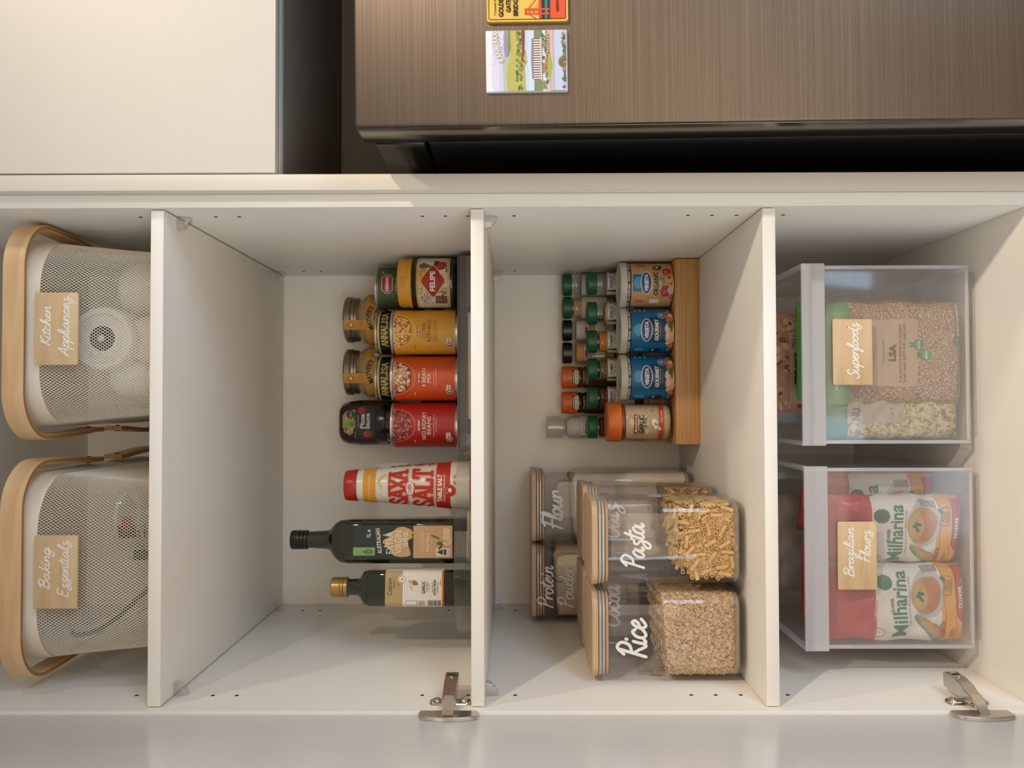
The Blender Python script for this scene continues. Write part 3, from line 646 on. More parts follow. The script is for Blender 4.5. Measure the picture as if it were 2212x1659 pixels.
# ------------------------------------------------------------------ turntable with oils and salt
CL = clear('clear_acrylic', (.90, .90, .89), 0, gloss=.05, edge=.65)
tt = thing('turntable', 'round clear plastic turntable holding the two oil bottles and the salt', 'turntable', (.1590, .2900, Z2+.0003))
lathe('foot', [(0, 0), (.085, 0), (.085, .005), (0, .005)], mat('5b564e', .4), tt)
lathe('tray', [(0, .0056), (.1330, .0056), (.1385, .0075), (.1395, .012), (.1395, .0285), (.1402, .0305), (.1395, .0318), (.1380, .0310), (.1370, .012), (.1350, .0095), (.132, .0088), (0, .0088)], CL, tt, 96)
zt = Z2+.0094
o = thing('salt_shaker', 'white and red tapered salt drum with a red cap on the turntable', 'salt', (.2440, .2900, zt), -.12)
prof = lambda z: .0385-(.0385-.0235)*min(1, max(0, (z-.0)/.182))
lathe('drum', [(0, 0), (.0385, 0), (prof(.003), .003), (prof(.060), .060), (prof(.120), .120), (prof(.1795), .1795), (0, .1795)], mat('ddd5c8', .28), o, 56)
lathe('cap', [(prof(.18)+.0003, .1797), (prof(.18)+.0008, .1815), (.0235, .196), (.0225, .199), (.020, .2), (0, .2)], mat('ae2318', .32), o)
cm = cyl_map(lambda v: prof(v)+.0002)
p = Pr(); p.rect(-75, 150, 75, 169.5, 'd9962f', 1); p.text('HANDY TOP TO POUR OR SHAKE', 0, 158.5, 2.4, 'f0dcb8', 3, w=42, bold=.02)
p.rect(-100, 35.5, 100, 57, 'b82a17', 1); p.text('TABLE SALT', 2, 48, 6.6, 'efe5d8', 3, w=44, bold=.05); p.text('NATURALLY EVAPORATED SEA SALT', 2, 43, 2.6, 'efe5d8', 3, w=44, bold=.02)
p.ell(-1, 35.5, 9, 9, 'b82a17', 4, 26); p.poly([(-4, 35), (-1.6, 38.5), (.6, 37.4), (2.4, 38.8), (3, 34.6), (.8, 32.4), (-2.6, 33.4)], 'efe5d8', 5); p.text('SINCE 1911', -1, 40.4, 2, 'efe5d8', 5, w=9, arc=6.6)
p.text('NET 750g', 16, 27, 3.4, 'b04a34', 3, w=16, bold=.02); p.rect(-100, 4, 100, 6, 'b82a17', 1)
for q, w_ in ((0, 54),):
    slab(p, 'SAXA', 1, 102, 26, w_+4, 'b82a17', 5, 'e2b3a4'); slab(p, 'SALT', 1, 63, 28, w_+12, 'b82a17', 5, 'e2b3a4')
for s_, v, cp, ww in (('SAXA', 102, 26, 58), ('SALT', 63, 28, 66)):
    slab(p, s_, 78, v, cp, ww, 'b82a17', 5, 'e2b3a4')
p.ell(2, 96.5, 11, 7, 'e8dfd2', 10, 28); p.ring(2, 96.5, 10.4, 6.4, .8, 'b54a34', 11)
for i in range(7): p.ring(2+rng.uniform(-6, 6), 96.5+rng.uniform(-3, 3), 3, 2, .5, 'b86a52', 11, 14)
for s in (-1, 1): p.stroke(catmull([(-20 if s < 0 else 4, 138 if s < 0 else 142), (-10 if s < 0 else 12, 145), (-1 if s < 0 else 22, 142 if s < 0 else 136)], 5), 4.2, 'd8b878', 2); p.stroke(catmull([(-20 if s < 0 else 4, 138 if s < 0 else 142), (-10 if s < 0 else 12, 145), (-1 if s < 0 else 22, 142 if s < 0 else 136)], 5), 3.4, 'e2dacb', 3)
p.build('label_print', o, cm, clipu=72)

OIL = clear('green_glass', (.10, .11, .03), 0, gloss=.06, edge=.5)
OILIN = mat('1d1c09', .25, coat=.3)
o = thing('oil_bottle', 'tall square dark green oil bottle with a black cap and a map label', 'bottle', (.1600, .2900, zt), .03)
loft('glass_bottle', [(0, .031, .031, .010), (.003, .0335, .0335, .011), (.190, .0335, .0335, .011), (.203, .0322, .0322, .013), (.212, .0280, .0280, .016), (.2185, .0215, .0215, .016), (.2230, .0165, .0165, .0155), (.226, .0148, .0148, .0145), (.255, .0128, .0128, .0127), (.258, .0126, .0126, .0125)], mat('22210c', .05, coat=.8), o, n=9, sharp=1.2)
lathe('cap', [(.0138, .2575), (.0146, .2585), (.0146, .2625), (.0138, .2632), (.0146, .264), (.0146, .268), (.0139, .2686), (.0147, .2695), (.0147, .2815), (.0138, .2835), (0, .2835)], mat('14110e', .32), o, 32)
p = Pr(); p.rrect(-27, 13, 27, 108, 1.5, '23302c', 0); p.rrect(-25, 13.6, 26, 54.6, 1.4, 'c9a172', 1)
p.rect(-21, 107-18, -8, 108.6, '8aa864', 2); p.ring(-15, 94.5, 3, 3, .8, '2b4430', 3); p.ring(-15, 94.5, 1.4, 1.4, .6, '2b4430', 3); p.stroke([(-17, 98.4), (-13.4, 98.8)], .8, '2b4430', 3)
p.text('1L e', 14, 93, 4, 'e6dfd0', 3, w=12, bold=.02); p.text('AUSTRALIAN', 2, 83.8, 4, 'e6dfd0', 3, w=40, bold=.02, rot=.06)
au = [(-23, 64), (-21, 70), (-15, 73), (-9, 74.5), (-7, 79.5), (-3, 78), (0, 80.6), (5, 79), (5.6, 75), (9, 74), (11.5, 81), (14.5, 76), (18, 71), (24, 66.5), (25, 61), (21, 55), (16, 52.6), (12, 54), (8, 53), (3, 57.6), (-5, 57), (-13, 55.6), (-19, 54.6), (-22, 57.4)]
p.poly([(a-.5, b+2) for a, b in au], 'cda676', 3); p.poly([(17, 49.5), (21, 50), (19, 46.6)], 'cda676', 3)
p.text('EXTRA', -1, 72.6, 6.8, 'f2e9da', 5, w=34); p.text('VIRGIN', 0, 65, 6.8, 'f2e9da', 5, w=36); p.text('OLIVE OIL', 5, 59.6, 4.4, 'f2e9da', 5, w=24, bold=.02)
for v in (48, 36.2):
    for i in range(34): p.ell(-18+i*1.1, v, .25, .25, 'd8d0c0', 3, 6)
p.text('COLD PRESSED', 0, 43.2, 3.6, 'dcd4c4', 3, w=30); p.text('Fruity Flavour', 0, 38.2, 3.6, 'dcd4c4', 3, w=30, bold=.02)
for a, ro in ((-8, -.9), (9, .5)): p.ell(a*.9, 43.4-15+a*.35, 6, 1.5, '5b6238', 3, 12, ro+.5)
p.ell(-2, 27, 2.6, 3.2, '6a4a2c', 4, 14); p.ell(2, 24.6, 2.6, 2.8, 'a9a35a', 4, 14)
p.ell(-1, 17+8, 0, 0, 'c9a172', 3, 4); p.ell(1.5, 19.5, 7.6, 5, 'dcc4a2', 3.2, 24); p.rrect(5, 16, 22, 23.5, 2, 'dcc4a2', 3.3); p.ell(1.5, 19.5, 2.4, 2.4, 'c9a172', 4, 16); p.text('3', 1.5, 18, 3, 'efe6d6', 5)
p.rect(-22, 16, -9.5, 32-1.2, 'e2dacb', 3); p.conv([(-20.5, 23.5), (-11, 23.5), (-15.7, 30)], '22362b', 4); p.rect(-20, 19.8, -11.5, 22.6, '22362b', 4); p.text('Product of Australia', -15.7, 17.2, 1.2, '3a332b', 4, w=10)
vm = lambda v: .032+(v-.0136)*1.439 if v < .0546 else .091+(v-.0546)*1.685
p.build('label_print', o, lambda u, v, h: (u*.95, -.0337-h, vm(v)), du=None)
o = thing('oil_bottle', 'small dark green oil bottle with a gold cap and a white garlic label', 'bottle', (.0960, .2450, zt), .1)
R = .0262
loft('glass_bottle', [(0, R-.003, R-.003, .006), (.003, R, R, .008), (.152, R, R, .008), (.160, R-.0015, R-.0015, .010), (.165, R-.006, R-.006, .014), (.1695, .0145, .0145, .0140), (.174, .0125, .0125, .0124), (.190, .0118, .0118, .0117)], mat('1f2209', .05, coat=.8), o, n=9, sharp=1.2)
lathe('cap', [(.0135, 0.1865), (.0150, 0.1877), (.0150, 0.1925), (.0140, 0.1933), (.0150, 0.1941), (.0150, 0.1970), (.0141, 0.1977), (.0149, 0.1987), (.0147, 0.2103), (.0136, 0.2116), (0, 0.2116)], mat('b0915a', .34, .8), o, 40)
lb = loft('label', [(.042, R+.0004, R+.0004, .0083), (.128, R+.0004, R+.0004, .0083)], [mat('e6ded4', .4)], o, cap=(False, False), n=9)
p = Pr(); e = 26.6
p.rect(-e, 72.5, e, 95.5, 'b59b68', 1); p.rect(-e, 18, e, 20.4, 'c86a2a', 1)
p.text('Cobram', 3, 86.6, 6.4, '3a2a18', 3, w=24, bold=.0); p.text('Estate', 7, 82.4, 3, '4a3822', 3, w=11); p.ell(6, 77.8, 3, 1, '8a7444', 3, 10, .4)
p.ell(14, 73, 5.4, 5.4, 'e9e2d6', 3, 22); p.ring(14, 73, 4.4, 4.4, .4, '9c8c74', 4); p.ell(14, 73, 1.6, 1.6, 'a39a8c', 4, 12)
p.rrect(-7, 67, 7, 72, 1, 'efe8de', 3); p.text('AWARD WINNING', 0, 69, 1.2, '8c8070', 4, w=10)
p.ell(5, 58, 7, 5.6, 'd8cabb', 3, 22, -.4); p.ell(8, 56, 5, 3.2, 'a8633f', 3.4, 18, .7); p.ell(1, 54.5, 4.6, 4, 'e8ddcc', 3.8, 18); p.stroke([(-1, 62), (5, 60)], .8, 'cdbca6', 3.6); p.ell(10, 62, 2, 3.4, 'bfae9c', 3.9, 12, -.6)
p.text('GARLIC', 2, 42.6, 4.6, '2e241c', 3, w=18, bold=.02); p.text('INFUSED', 3, 38.6, 2.4, '5d5044', 3, w=14); p.rect(-5, 36.4, 9, 36.7, '8a7c6c', 3)
p.text('AUSTRALIAN', 2, 32, 2, '5d5044', 3, w=15); p.text('EXTRA VIRGIN', 2, 28.6, 2.9, '2e241c', 3, w=22, bold=.02); p.text('OLIVE OIL', 2, 25.2, 2.4, '5d5044', 3, w=15); p.text('250mL', 9, 21.6, 2, '5d5044', 3)
for i in range(9): p.rect(-24.4, 22+i*2.0, -16.5, 22+i*2+(.9 if i % 3 else 1.4), '4a4038', 3)
p.rrect(-24, 53, -17, 68, .4, '6a5f54', 3); p.rrect(-23.5, 53.5, -17.5, 67.5, .3, 'e6ded4', 4)
for i in range(6): p.rect(-24, 43+i*1.5, -17, 43.5+i*1.5, '6a5f54', 3)
p.build('label_print', lb, lambda u, v, h: (u, -(R+.0004+h)+(.0083-math.sqrt(max(0, .0083**2-max(0, abs(u)-(R-.0079))**2))), .042+(v-.018)*1.11), du=1.5)
o = tag(box('seasoning_sachet', (-.035, -.022, 0), (.035, .022, .006), noise_mat('sachet', ['b9923a', '8a7a66', 'c7a552'], (60, 60, 60), .4), None, .002, (.175, .215, zt+.0006)), 'small yellow seasoning sachet lying flat on the turntable in front of the bottles', 'sachet')
o.rotation_euler = (0, 0, .3)

# ------------------------------------------------------------------ lower shelf: bamboo spice steps
ZR = Z3+.0003
rk = thing('spice_rack', 'bamboo three-step spice rack against the right wall of the lower shelf', 'rack', (.4560, 0, ZR))
box('front_board', (-.1535, .3735, 0), (.1535, .3830, .0400), BAMBOO, rk, .0008)
for i, (y0, y1, h) in enumerate(((.3832, .4535, .0400), (.4537, .5020, .0805), (.5022, .5600, .1210))):
    box('step', (-.1535, y0, h-.008), (.1535, y1, h), BAMBOO, rk, .0008)
for y0, z0, z1 in ((.4537, .0402, .0723), (.5022, .0807, .1128)): box('riser_board', (-.1535, y0, z0), (.1535, y0+.008, z1), BAMBOO, rk, .0005)
for s in (-1, 1): box('end_board', (s*.1535, .4620, 0), (s*.1455, .5598, .072), BAMBOO, rk, .0005)
S1, S2, S3 = ZR+.0403, ZR+.0808, ZR+.1213
GLASS = clear('jar_glass', (.95, .96, .95), 0, gloss=.06, edge=.6)

def tin(x, lab, pr, col, band_col, gr=None):
    o = thing('seasoning_tin', lab, 'tin', (x, .4150, S1), random.uniform(-.05, .05), gr); R = .0372
    lathe('tin_body', [(0, .0005), (R-.001, .0005), (R+.0007, .0012), (R+.0007, .0028), (R-.0004, .0034), (R-.0004, .0800), (0, .0800)], mat('c9a650', .3, .9), o, 56)
    sl = lathe('label', [(R-.0003, .0035), (R, .0036), (R, .0785), (R-.0003, .0788)], mat(col, .35), o, 56, cap=False)
    lathe('lid', [(R-.0005, .0765), (R+.0012, .0768), (R+.0018, .0776), (R+.0018, .0862), (R+.0010, .0878), (R-.0006, .0885), (R-.003, .0878), (R-.0045, .0862), (0, .0862)], noise_mat('milky_lid', ['bdb8aa', 'cdc8bb'], (40, 40, 40), .35), o, 56)
    pr.rect(-80, 70.5, 80, 78.4, band_col, 1)
    pr.build('label_print', sl, cyl_map(R), clipu=64); return o
def veg_pile(p, seed, cols, n, box_):
    g = np.random.default_rng(seed)
    for i in range(n):
        u = g.uniform(box_[0], box_[2]); v = g.uniform(box_[1], box_[3]); c = cols[i % len(cols)]; a = g.uniform(1.8, 4.6)
        p.ell(u, v, a, a*g.uniform(.5, 1), c[0], 5+i*.05, 12, g.uniform(0, 3)); p.ell(u-.3*a, v+.25*a, a*.45, a*.3, c[1], 5.02+i*.05, 8, g.uniform(0, 3))
def brand_badge(p, y):
    p.rect(-14.5, y-4, 14.5, y+22, '1d6f9f', 3); p.ell(0, y+13, 10, 8, '4f9dc4', 3.4, 20)
    p.ell(0, y, 19.5, 9.6, 'e6e2da', 4, 36); p.ell(0, y, 18, 8.2, '1f4f86', 4.6, 36); p.text('VEGETA', 0, y-2.9, 6, 'f0ece4', 6, w=29, bold=.05)
def organic():
    p = Pr(); p.text('ORGANIC · NO ADDED MSG · ORGANIC · NO ADDED MSG', 0, 72.8, 3.2, 'e6dccf', 3, w=110, bold=.03); brand_badge(p, 46)
    p.text('ORGANIC', -1, 26.5, 7.6, '231a14', 6, w=40, bold=.02); p.ell(0, 41-6, 0.01, .01, '231a14', 2, 4)
    p.rect(-15, 17.5, 8, 24.8, '5f8a3c', 6); p.text('GOURMET', -3.5, 21.4, 2.6, 'eee6d6', 7, w=18, bold=.03); p.text('STOCK & SEASONING', -3.5, 18.6, 1.6, 'eee6d6', 7, w=18)
    p.ell(28, 27, 5.6, 7.6, '231d18', 6, 20); p.text('28', 28, 25.4, 4, 'efe6d8', 7, w=5.6, bold=.03); p.text('SERVES', 28, 30.6, 1.5, 'efe6d8', 7, w=7)
    veg_pile(p, 3, (('b3332a', 'd0695a'), ('d98a4a', 'eab884'), ('5d7a38', '8ba35c'), ('e3c7a0', 'f2e2c8'), ('a33c5a', 'd7a5ae')), 14, (-16, 5, 26, 17))
    p.ell(19, 12, 7, 7, 'a52f22', 8, 20); p.ell(18, 14, 3, 2, 'd0705c', 8.4, 10); p.ell(7, 9, 8, 7.4, 'd59a5e', 8, 22); p.ell(9, 8, 3, 3.4, '9b5d30', 8.4, 14); p.ell(-14, 14, 9.5, 8, 'a8281f', 8, 22); p.ell(-16, 16, 4, 2.6, 'c85a48', 8.5, 10); p.stroke([(-19, 15), (-24, 19)], 1.3, '4d6a30', 8.6)
    p.ell(-13, 6, 5.6, 5, 'd9c3cf', 9, 20); p.ring(-13, 6, 3.4, 3, .9, 'a7789a', 9.5); p.ring(-13, 6, 1.4, 1.3, .7, 'a7789a', 9.5)
    for i in range(10): p.rect(-36, 50+i*1.6, -31, 50.6+i*1.6, '5a3c26', 3)
    for i in range(9): p.rect(30, 46+i*2, 40, 46.7+i*2, '8a5a38', 3)
    p.rect(-38, 24, -29, 40, 'e6dccf', 3); p.text('280g', -25, 5, 3, '5a3c26', 5); return p
def gourmet():
    p = Pr(); p.text('ORIGINAL RECIPE · VEGAN · ORIGINAL RECIPE · VEGAN', 0, 72.8, 3.2, 'e6dccf', 3, w=112, bold=.03)
    for u in (-14.5, 14.5): p.rect(u-.25, 52, u+.25, 70, '4f93b8', 2)
    brand_badge(p, 46); p.rrect(-22, 14, 22, 41, 1.5, '16405f', 2); p.text('R E A L', 0, 34, 2, 'b9d0de', 6, w=14); p.text('GOURMET', 0, 26.5, 6, 'eee8de', 6, w=36, bold=.04)
    p.text('STOCK & SEASONING', 0, 23, 1.6, 'b9d0de', 6, w=26); p.rect(-13, 20.4, 13, 20.7, '7ea6be', 6)
    p.ell(26, 20, 7.6, 7.6, '2f78ac', 6, 22); p.ring(26, 20, 6.8, 6.8, .5, 'cfe0ea', 7); p.text('41', 26, 18.4, 4, 'f0ece4', 7, w=6, bold=.03); p.text('SERVES', 26, 23.4, 1.5, 'f0ece4', 7, w=8)
    veg_pile(p, 9, (('d9a884', 'ecd0b4'), ('c8643a', 'e2946a'), ('3f6a34', '6f9452'), ('e0cfa0', 'f0e6c8'), ('b9849a', 'dcbcc8'), ('2f5630', '5d8a4a')), 34, (-26, 4, 32, 12))
    p.ell(-13, 8, 11, 7.5, 'd8aa88', 9, 22, .2); p.ell(-10, 11, 6, 3, 'e8c8ac', 9.4, 12); p.ell(30, 12, 9, 3.6, 'c2683c', 9, 16, -.5); p.ell(2, 12, 7, 4.4, 'dfc79a', 9, 18); p.ell(17, 9, 6, 5, 'cc7040', 9.2, 16); p.ell(-28, 6, 5, 4.4, 'd0713c', 9.4, 14); p.ell(8, 7, 6, 3.8, '3d6832', 9.6, 14)
    for i in range(6): p.rect(-42, 50+i*2.6, -34, 51+i*2.6, '8fbdd6', 3)
    p.rrect(-46, 20, -35, 40, 1, '143049', 3); p.text('48', -39, 32, 4, 'e6e2da', 4, w=5, bold=.03)
    for i in range(3): p.rect(36, 62-i*8, 43, 64-i*8, '9cc4da', 3)
    p.text('200g', -38, 8, 2.6, 'e6e2da', 5); return p
tin(.5712, 'tan seasoning tin lettered ORGANIC at the right end of the bamboo rack', organic(), 'c99a68', '2c1c1c')
tin(.4934, 'blue seasoning tin lettered GOURMET beside the tan tin', gourmet(), '14689c', '17233a')
tin(.4141, 'blue seasoning tin lettered GOURMET beside the orange-capped garlic jar', gourmet(), '14689c', '17233a')

o = thing('garlic_powder_jar', 'large garlic powder jar with a bright orange lid at the left of the rack', 'jar', (.3390, .4130, S1), .0); R = .0315
lathe('contents', [(0, .006), (R-.006, .006), (R-.0025, .011), (R-.0022, .076), (R-.004, .080), (0, .082)], noise_mat('garlic_powder', ['c2a981', 'cbb28b', 'd6c09a'], (300, 300, 300), .9, detail=6), o, 48)
lathe('jar_glass', [(0, .0008), (R-.008, .0008), (R-.002, .004), (R, .010), (R, .072), (R-.001, .079), (R-.003, .083), (0, .0835)], GLASS, o, 48)
lathe('neck', [(R-.0025, .0815), (R-.001, .0825), (R-.001, .0870), (0, .0870)], mat('7a3a20', .3), o, 48)
lathe('lid', [(R, .0868), (R+.0018, .0872), (R+.0022, .0885), (R+.0018, .1085), (R+.0002, .1105), (R-.003, .1112), (0, .1112)], mat('d8691f', .38), o, 48)
p = Pr(); p.rect(-60, 18.5, 60, 25.5, 'b8401c', 1); p.text('Finely ground', 10, 20.4, 3, 'efe2d0', 3, w=20, bold=.02)
p.rrect(-20, 61.6, 13, 67.2, 1, '6e1f1c', 2); p.text('MasterFoods', -3, 62.8, 3.4, 'efe2d6', 3, w=28, bold=.02); p.text('GARLIC', -4, 50.8, 8.4, '241a12', 3, w=32, bold=.03); p.text('POWDER', 0, 46, 3.4, '4a3826', 3, w=17, bold=.02)
p.text('m', -17, 43, 7, 'e9dcc6', 3, w=7, bold=.02)
for a, b, q, s in ((-1, 33, 7.6, 5.4), (-9, 30, 3, 4.4)): p.ell(a, b, q, s, 'dccfbb', 4, 20, .3); p.ell(a+1, b+1, q*.6, s*.5, 'eee6d8', 4.4, 14, .4); p.ell(a-2, b-1.6, q*.4, s*.3, '8b6f52', 4.6, 10, .8)
p.ell(-11, 25, 3.4, 3, 'd8b48e', 5, 14); p.text('140g', 20, 36, 2.6, '6a543a', 3)
p.build('label_print', o, cyl_map(R+.0002), clipu=48)

def spice(x, y, z, kind, lab, fill, text=None, sub='GROUND', level=.07, lid='1f5a34', rz=0., gr=None):
    o = thing('spice_jar', lab, 'jar', (x, y, z), rz, gr); R = .0198
    if kind == 'green':
        lathe('contents', [(0, .003), (R-.003, .003), (R-.0015, .006), (R-.0015, min(level, .060)), (R-.0032, min(level, .066)), (R-.002, level) if level > .066 else (R-.0032, level), (0, level+.001)], fill, o, 28)
        lathe('jar_glass', [(0, .0006), (R-.003, .0006), (R, .004), (R, .0630), (R-.001, .0645), (R-.0018, .0662), (R-.0008, .0682), (R-.0008, .0722), (R-.0025, .0745), (R-.0045, .0765), (R-.0045, .083), (0, .083)], GLASS, o, 36)
        lathe('lid', [(R-.0012, .0795), (R-.0003, .0800), (R, .0812), (R, .0945), (R-.0015, .0965), (R-.003, .0970), (0, .0970)], mat(lid, .42), o, 36)
        sl = lathe('label', [(R+.0001, .016), (R+.0003, .0162), (R+.0003, .0618), (R+.0001, .0620)], mat('d6d0c6', .4), o, 36, cap=False)
        if text:
            p = Pr(); p.text(text, 0, 53.2, 5.2, '221d18', 2, w=min(24, 3.5*len(text)+1), bold=.02); p.text(sub, 1, 49.2, 2.6, '221d18', 2, w=13, bold=.01); p.text('45 g', 14, 48, 2.2, '4c453c', 2)
            p.rect(-18.6, 46, -14, 61.6, '4f7f2c', 1); p.rect(-18.6, 46, -14, 53, '2c5a28', 1.4)
            for i in range(10): p.rect(18, 20+i*4, 24, 21.8+i*4, '3a342c', 1)
            p.build('label_print', sl, cyl_map(R+.0003), du=2.5)
    elif kind == 'black':
        lathe('contents', [(0, .003), (R-.002, .004), (R-.0018, .068), (R-.003, .072), (0, .073)], fill, o, 28)
        loft('jar_glass', [(0, R-.001, R-.001, .010), (.003, R, R, .012), (.072, R, R, .012), (.077, R-.003, R-.003, .014), (.083, R-.0035, R-.0035, .0162)], GLASS, o, n=6)
        lathe('lid', [(R-.0025, .0795), (R-.0008, .0800), (R-.0006, .0955), (R-.002, .0975), (0, .0975)], mat('100f0e', .3), o, 36)
        p = Pr(); p.rect(-16, 20, 16, 58, 'cfc9be', 0); p.rect(-11, 51, 4, 57, '9b2d26', 1); p.text('GROUND', 2, 45, 4, '221d18', 2, w=20, bold=.02); p.text('SPICES', 2, 39, 4, '221d18', 2, w=18, bold=.02)
        p.build('label_print', o, cyl_map(R+.0006), du=2.5)
    elif kind == 'orange':
        lathe('jar_glass', [(0, .0006), (R-.002, .0006), (R, .003), (R, .054), (R-.002, .060), (R-.0008, .064), (R-.0008, .069), (R-.003, .0725), (0, .0725)], fill, o, 36)
        lathe('lid', [(R-.0008, .0700), (R, .0705), (R+.0002, .0720), (R, .0975), (R-.0012, .0990), (0, .0990)], mat('d4641f', .4), o, 36)
        p = Pr(); p.rrect(-13, 75.5, 13, 80, .6, '4e1512', 1); [p.rect(-11+i*2.2, 76.6, -9.6+i*2.2, 78.9, 'e9d7c8', 2) for i in range(10)]; p.rrect(-13, 68.6, 13, 75.4, .6, 'e3dccf', 1); p.text(text, 0, 70.4, 3.6, '2a2520', 2, w=22)
        p.text('MasterFoods', 0, 58, 3, 'd9cbb6', 2, w=22); p.text('TURMERIC', 0, 50, 5, 'd9cbb6', 2, w=26) if 'yel' in lab else None
        p.build('label_print', o, cyl_map(lambda v: R+.0003), du=2.5)
    return o
mf = lambda k, c: noise_mat(k, c, (260, 260, 260), .9, detail=6)
PALE = mf('granules', ['b98c50', 'cda468', 'd9b682']); TUR = mf('turmeric', ['b56a16', 'c98022', 'd8922f']); CUM = mf('cumin', ['6b5136', '7f6442', '8c7352'])
PAP = mf('paprika', ['4a2114', '5d2c1b', '6f3822']); SAL = mf('white_salt', ['c9c3b9', 'd8d3ca']); MUS = mf('mustard', ['b07a24', 'c6913a', 'd6a858']); BRN = mf('chilli', ['4b1d14', '612a1d', '783a28']); EMP = mf('dregs', ['8a8274', '9a917f'])
spice(.5828, .4755, S2, 'green', 'nearly empty green-lidded jar lettered GARLIC by the right wall', EMP, 'GARLIC', 'GRANULES', .012)
spice(.5302, .4755, S2, 'green', 'green-lidded jar lettered GARLIC with pale granules half way up', PALE, 'GARLIC', 'GRANULES', .066)
spice(.4798, .4755, S2, 'green', 'green-lidded jar lettered TURMERIC with orange powder', TUR, 'TURMERIC', 'GROUND', .0755)
spice(.4302, .4755, S2, 'green', 'green-lidded jar lettered CUMIN with brown powder', CUM, 'CUMIN', 'GROUND', .0755)
spice(.3803, .4755, S2, 'green', 'green-lidded jar lettered PAPRIKA with dark red powder', PAP, 'PAPRIKA', 'SMOKED', .0755)
spice(.3290, .4755, S2, 'green', 'green-lidded jar of red-brown flakes behind the orange-lidded garlic jar', BRN, None, '', .0755)
spice(.5885, .5330, S3, 'green', 'empty clear green-lidded jar in the back corner of the rack', EMP, None, '', .010, '1f5634')
spice(.5465, .5330, S3, 'green', 'green-lidded jar of pale tan powder in the back row', PALE, None, '', .0760, '1f5634')
spice(.5045, .5330, S3, 'black', 'black-lidded jar of white powder in the back row', SAL)
spice(.4632, .5330, S3, 'black', 'black-lidded jar of mustard yellow powder in the back row', MUS)
spice(.4184, .5330, S3, 'orange', 'orange-capped jar of yellow-brown spice in the back row', mat('5a3a14', .12), 'Açafrão')
spice(.3722, .5330, S3, 'orange', 'orange-capped jar of dark red-brown spice in the back row', mat('3b1c12', .12), 'Cominho')
o = thing('salt_grinder', 'tall clear grinder with a white label lettered SEA SALT at the left end', 'grinder', (.3270, .5320, S3)); R = .0215
lathe('contents', [(0, .004), (R-.002, .004), (R-.002, .082), (R-.006, .090), (0, .091)], SAL, o, 32)
lathe('grinder_glass', [(0, .0006), (R-.001, .0006), (R, .003), (R, .078), (R-.003, .086), (R-.0055, .090), (R-.0055, .096), (0, .096)], GLASS, o, 40)
lathe('grinder_cap', [(R-.0035, .0965), (R-.002, .097), (R-.001, .1245), (R-.002, .1260), (R-.006, .1262), (R-.007, .124), (0, .124)], clear('cloudy_cap', (.9, .9, .88), .35, (.8, .78, .73), gloss=.08), o, 40)
p = Pr(); p.rect(-26, 14, 26, 66, 'd8d2c8', 0); p.text('SEA SALT', 1, 53, 4.6, '2a241e', 2, w=25, bold=.03); p.rrect(-5, 46.5, 12, 50.6, .6, '3a342c', 1); p.rrect(-4.4, 47, 11.4, 50.1, .5, 'd8d2c8', 2); p.text('GRINDER', 3.5, 47.6, 2, '3a342c', 3, w=12); p.text('110 g', 12, 60, 2.6, '3a342c', 2); p.rect(-20, 50, -15.6, 66, '6f9a3e', 1)
p.build('label_print', o, cyl_map(R+.0002), du=2.5)

# ------------------------------------------------------------------ clear pantry canisters with bamboo lids
CAN = clear('canister', (.955, .945, .935), .035, (.75, .72, .7), gloss=.05, edge=.75, rough=.04)
SEAL = clear('silicone_seal', (.93, .91, .88), .70, (.92, .88, .82), gloss=.07, edge=.5, rough=.1)
BUFF = mat('c59a77', .5)
def canister(x, y, w_, dp, h, lab, txt, size, tv, rz=0.):
    """centre x, front face y, height h to the top of the lid"""
    o = thing('canister', lab, 'canister', (x, y+dp/2, ZR), rz, 'clear canisters with bamboo lids'); a, b = w_/2, dp/2
    loft('canister_body', [(.0005, a-.010, b-.010, .012), (.0015, a-.006, b-.006, .015), (.005, a-.002, b-.002, .018), (.011, a, b, .019), (h-.026, a, b, .019), (h-.0225, a-.0008, b-.0008, .019)], CAN, o, cap=(True, False), n=8, sharp=1.2)
    loft('base_ring', [(.0102, a-.0032, b-.0032, .017), (.0125, a-.0010, b-.0010, .018), (.0150, a-.0010, b-.0010, .018), (.0165, a-.0032, b-.0032, .017)], clear('base_ring', (.8, .78, .76), .35, (.8, .77, .74), gloss=.1), o, n=8)
    for i in range(3):
        z = h-.0218+i*.0046
        loft('seal_ring', [(z, a-.0022, b-.0022, .018), (z+.0008, a-.0008+.0006*i, b-.0008+.0006*i, .019), (z+.0032, a-.0008+.0006*i, b-.0008+.0006*i, .019), (z+.0040, a-.0022, b-.0022, .018)], BUFF if i == 0 else SEAL, o, n=8)
    loft('lid', [(h-.0078, a+.0008, b+.0008, .021), (h-.0072, a+.0018, b+.0018, .022), (h-.0012, a+.0018, b+.0018, .022), (h, a+.0008, b+.0008, .021)], BAMBOO_LID, o, n=8)
    if txt:
        p = Pr()
        for t, v, ww in txt: p.script(t, tv, v, size*.92, 'efebe6', 2, w=ww, wd=.235)
        p.build('lettering', o, plane_map(-b), du=None, base=.0003)
    return o
def fill(o, w_, dp, z0, z1, m, name='contents', tilt=.0, inset=.0022, top=None):
    a, b = w_/2-inset, dp/2-inset
    q = loft(name, [(z0, a-.006, b-.006, .014), (z0+.006, a, b, .017), (z1-.003, a, b, .017), (z1, a-.004, b-.004, .014)], m, o, n=6)
    for v in q.data.vertices:
        if v.co.z > z0+.02: v.co.z += tilt*v.co.x/a + (.0022*sin(v.co.x*310)+.0016*cos(v.co.y*270))
    return q
FW, FD, FH = .1090, .140, .2040
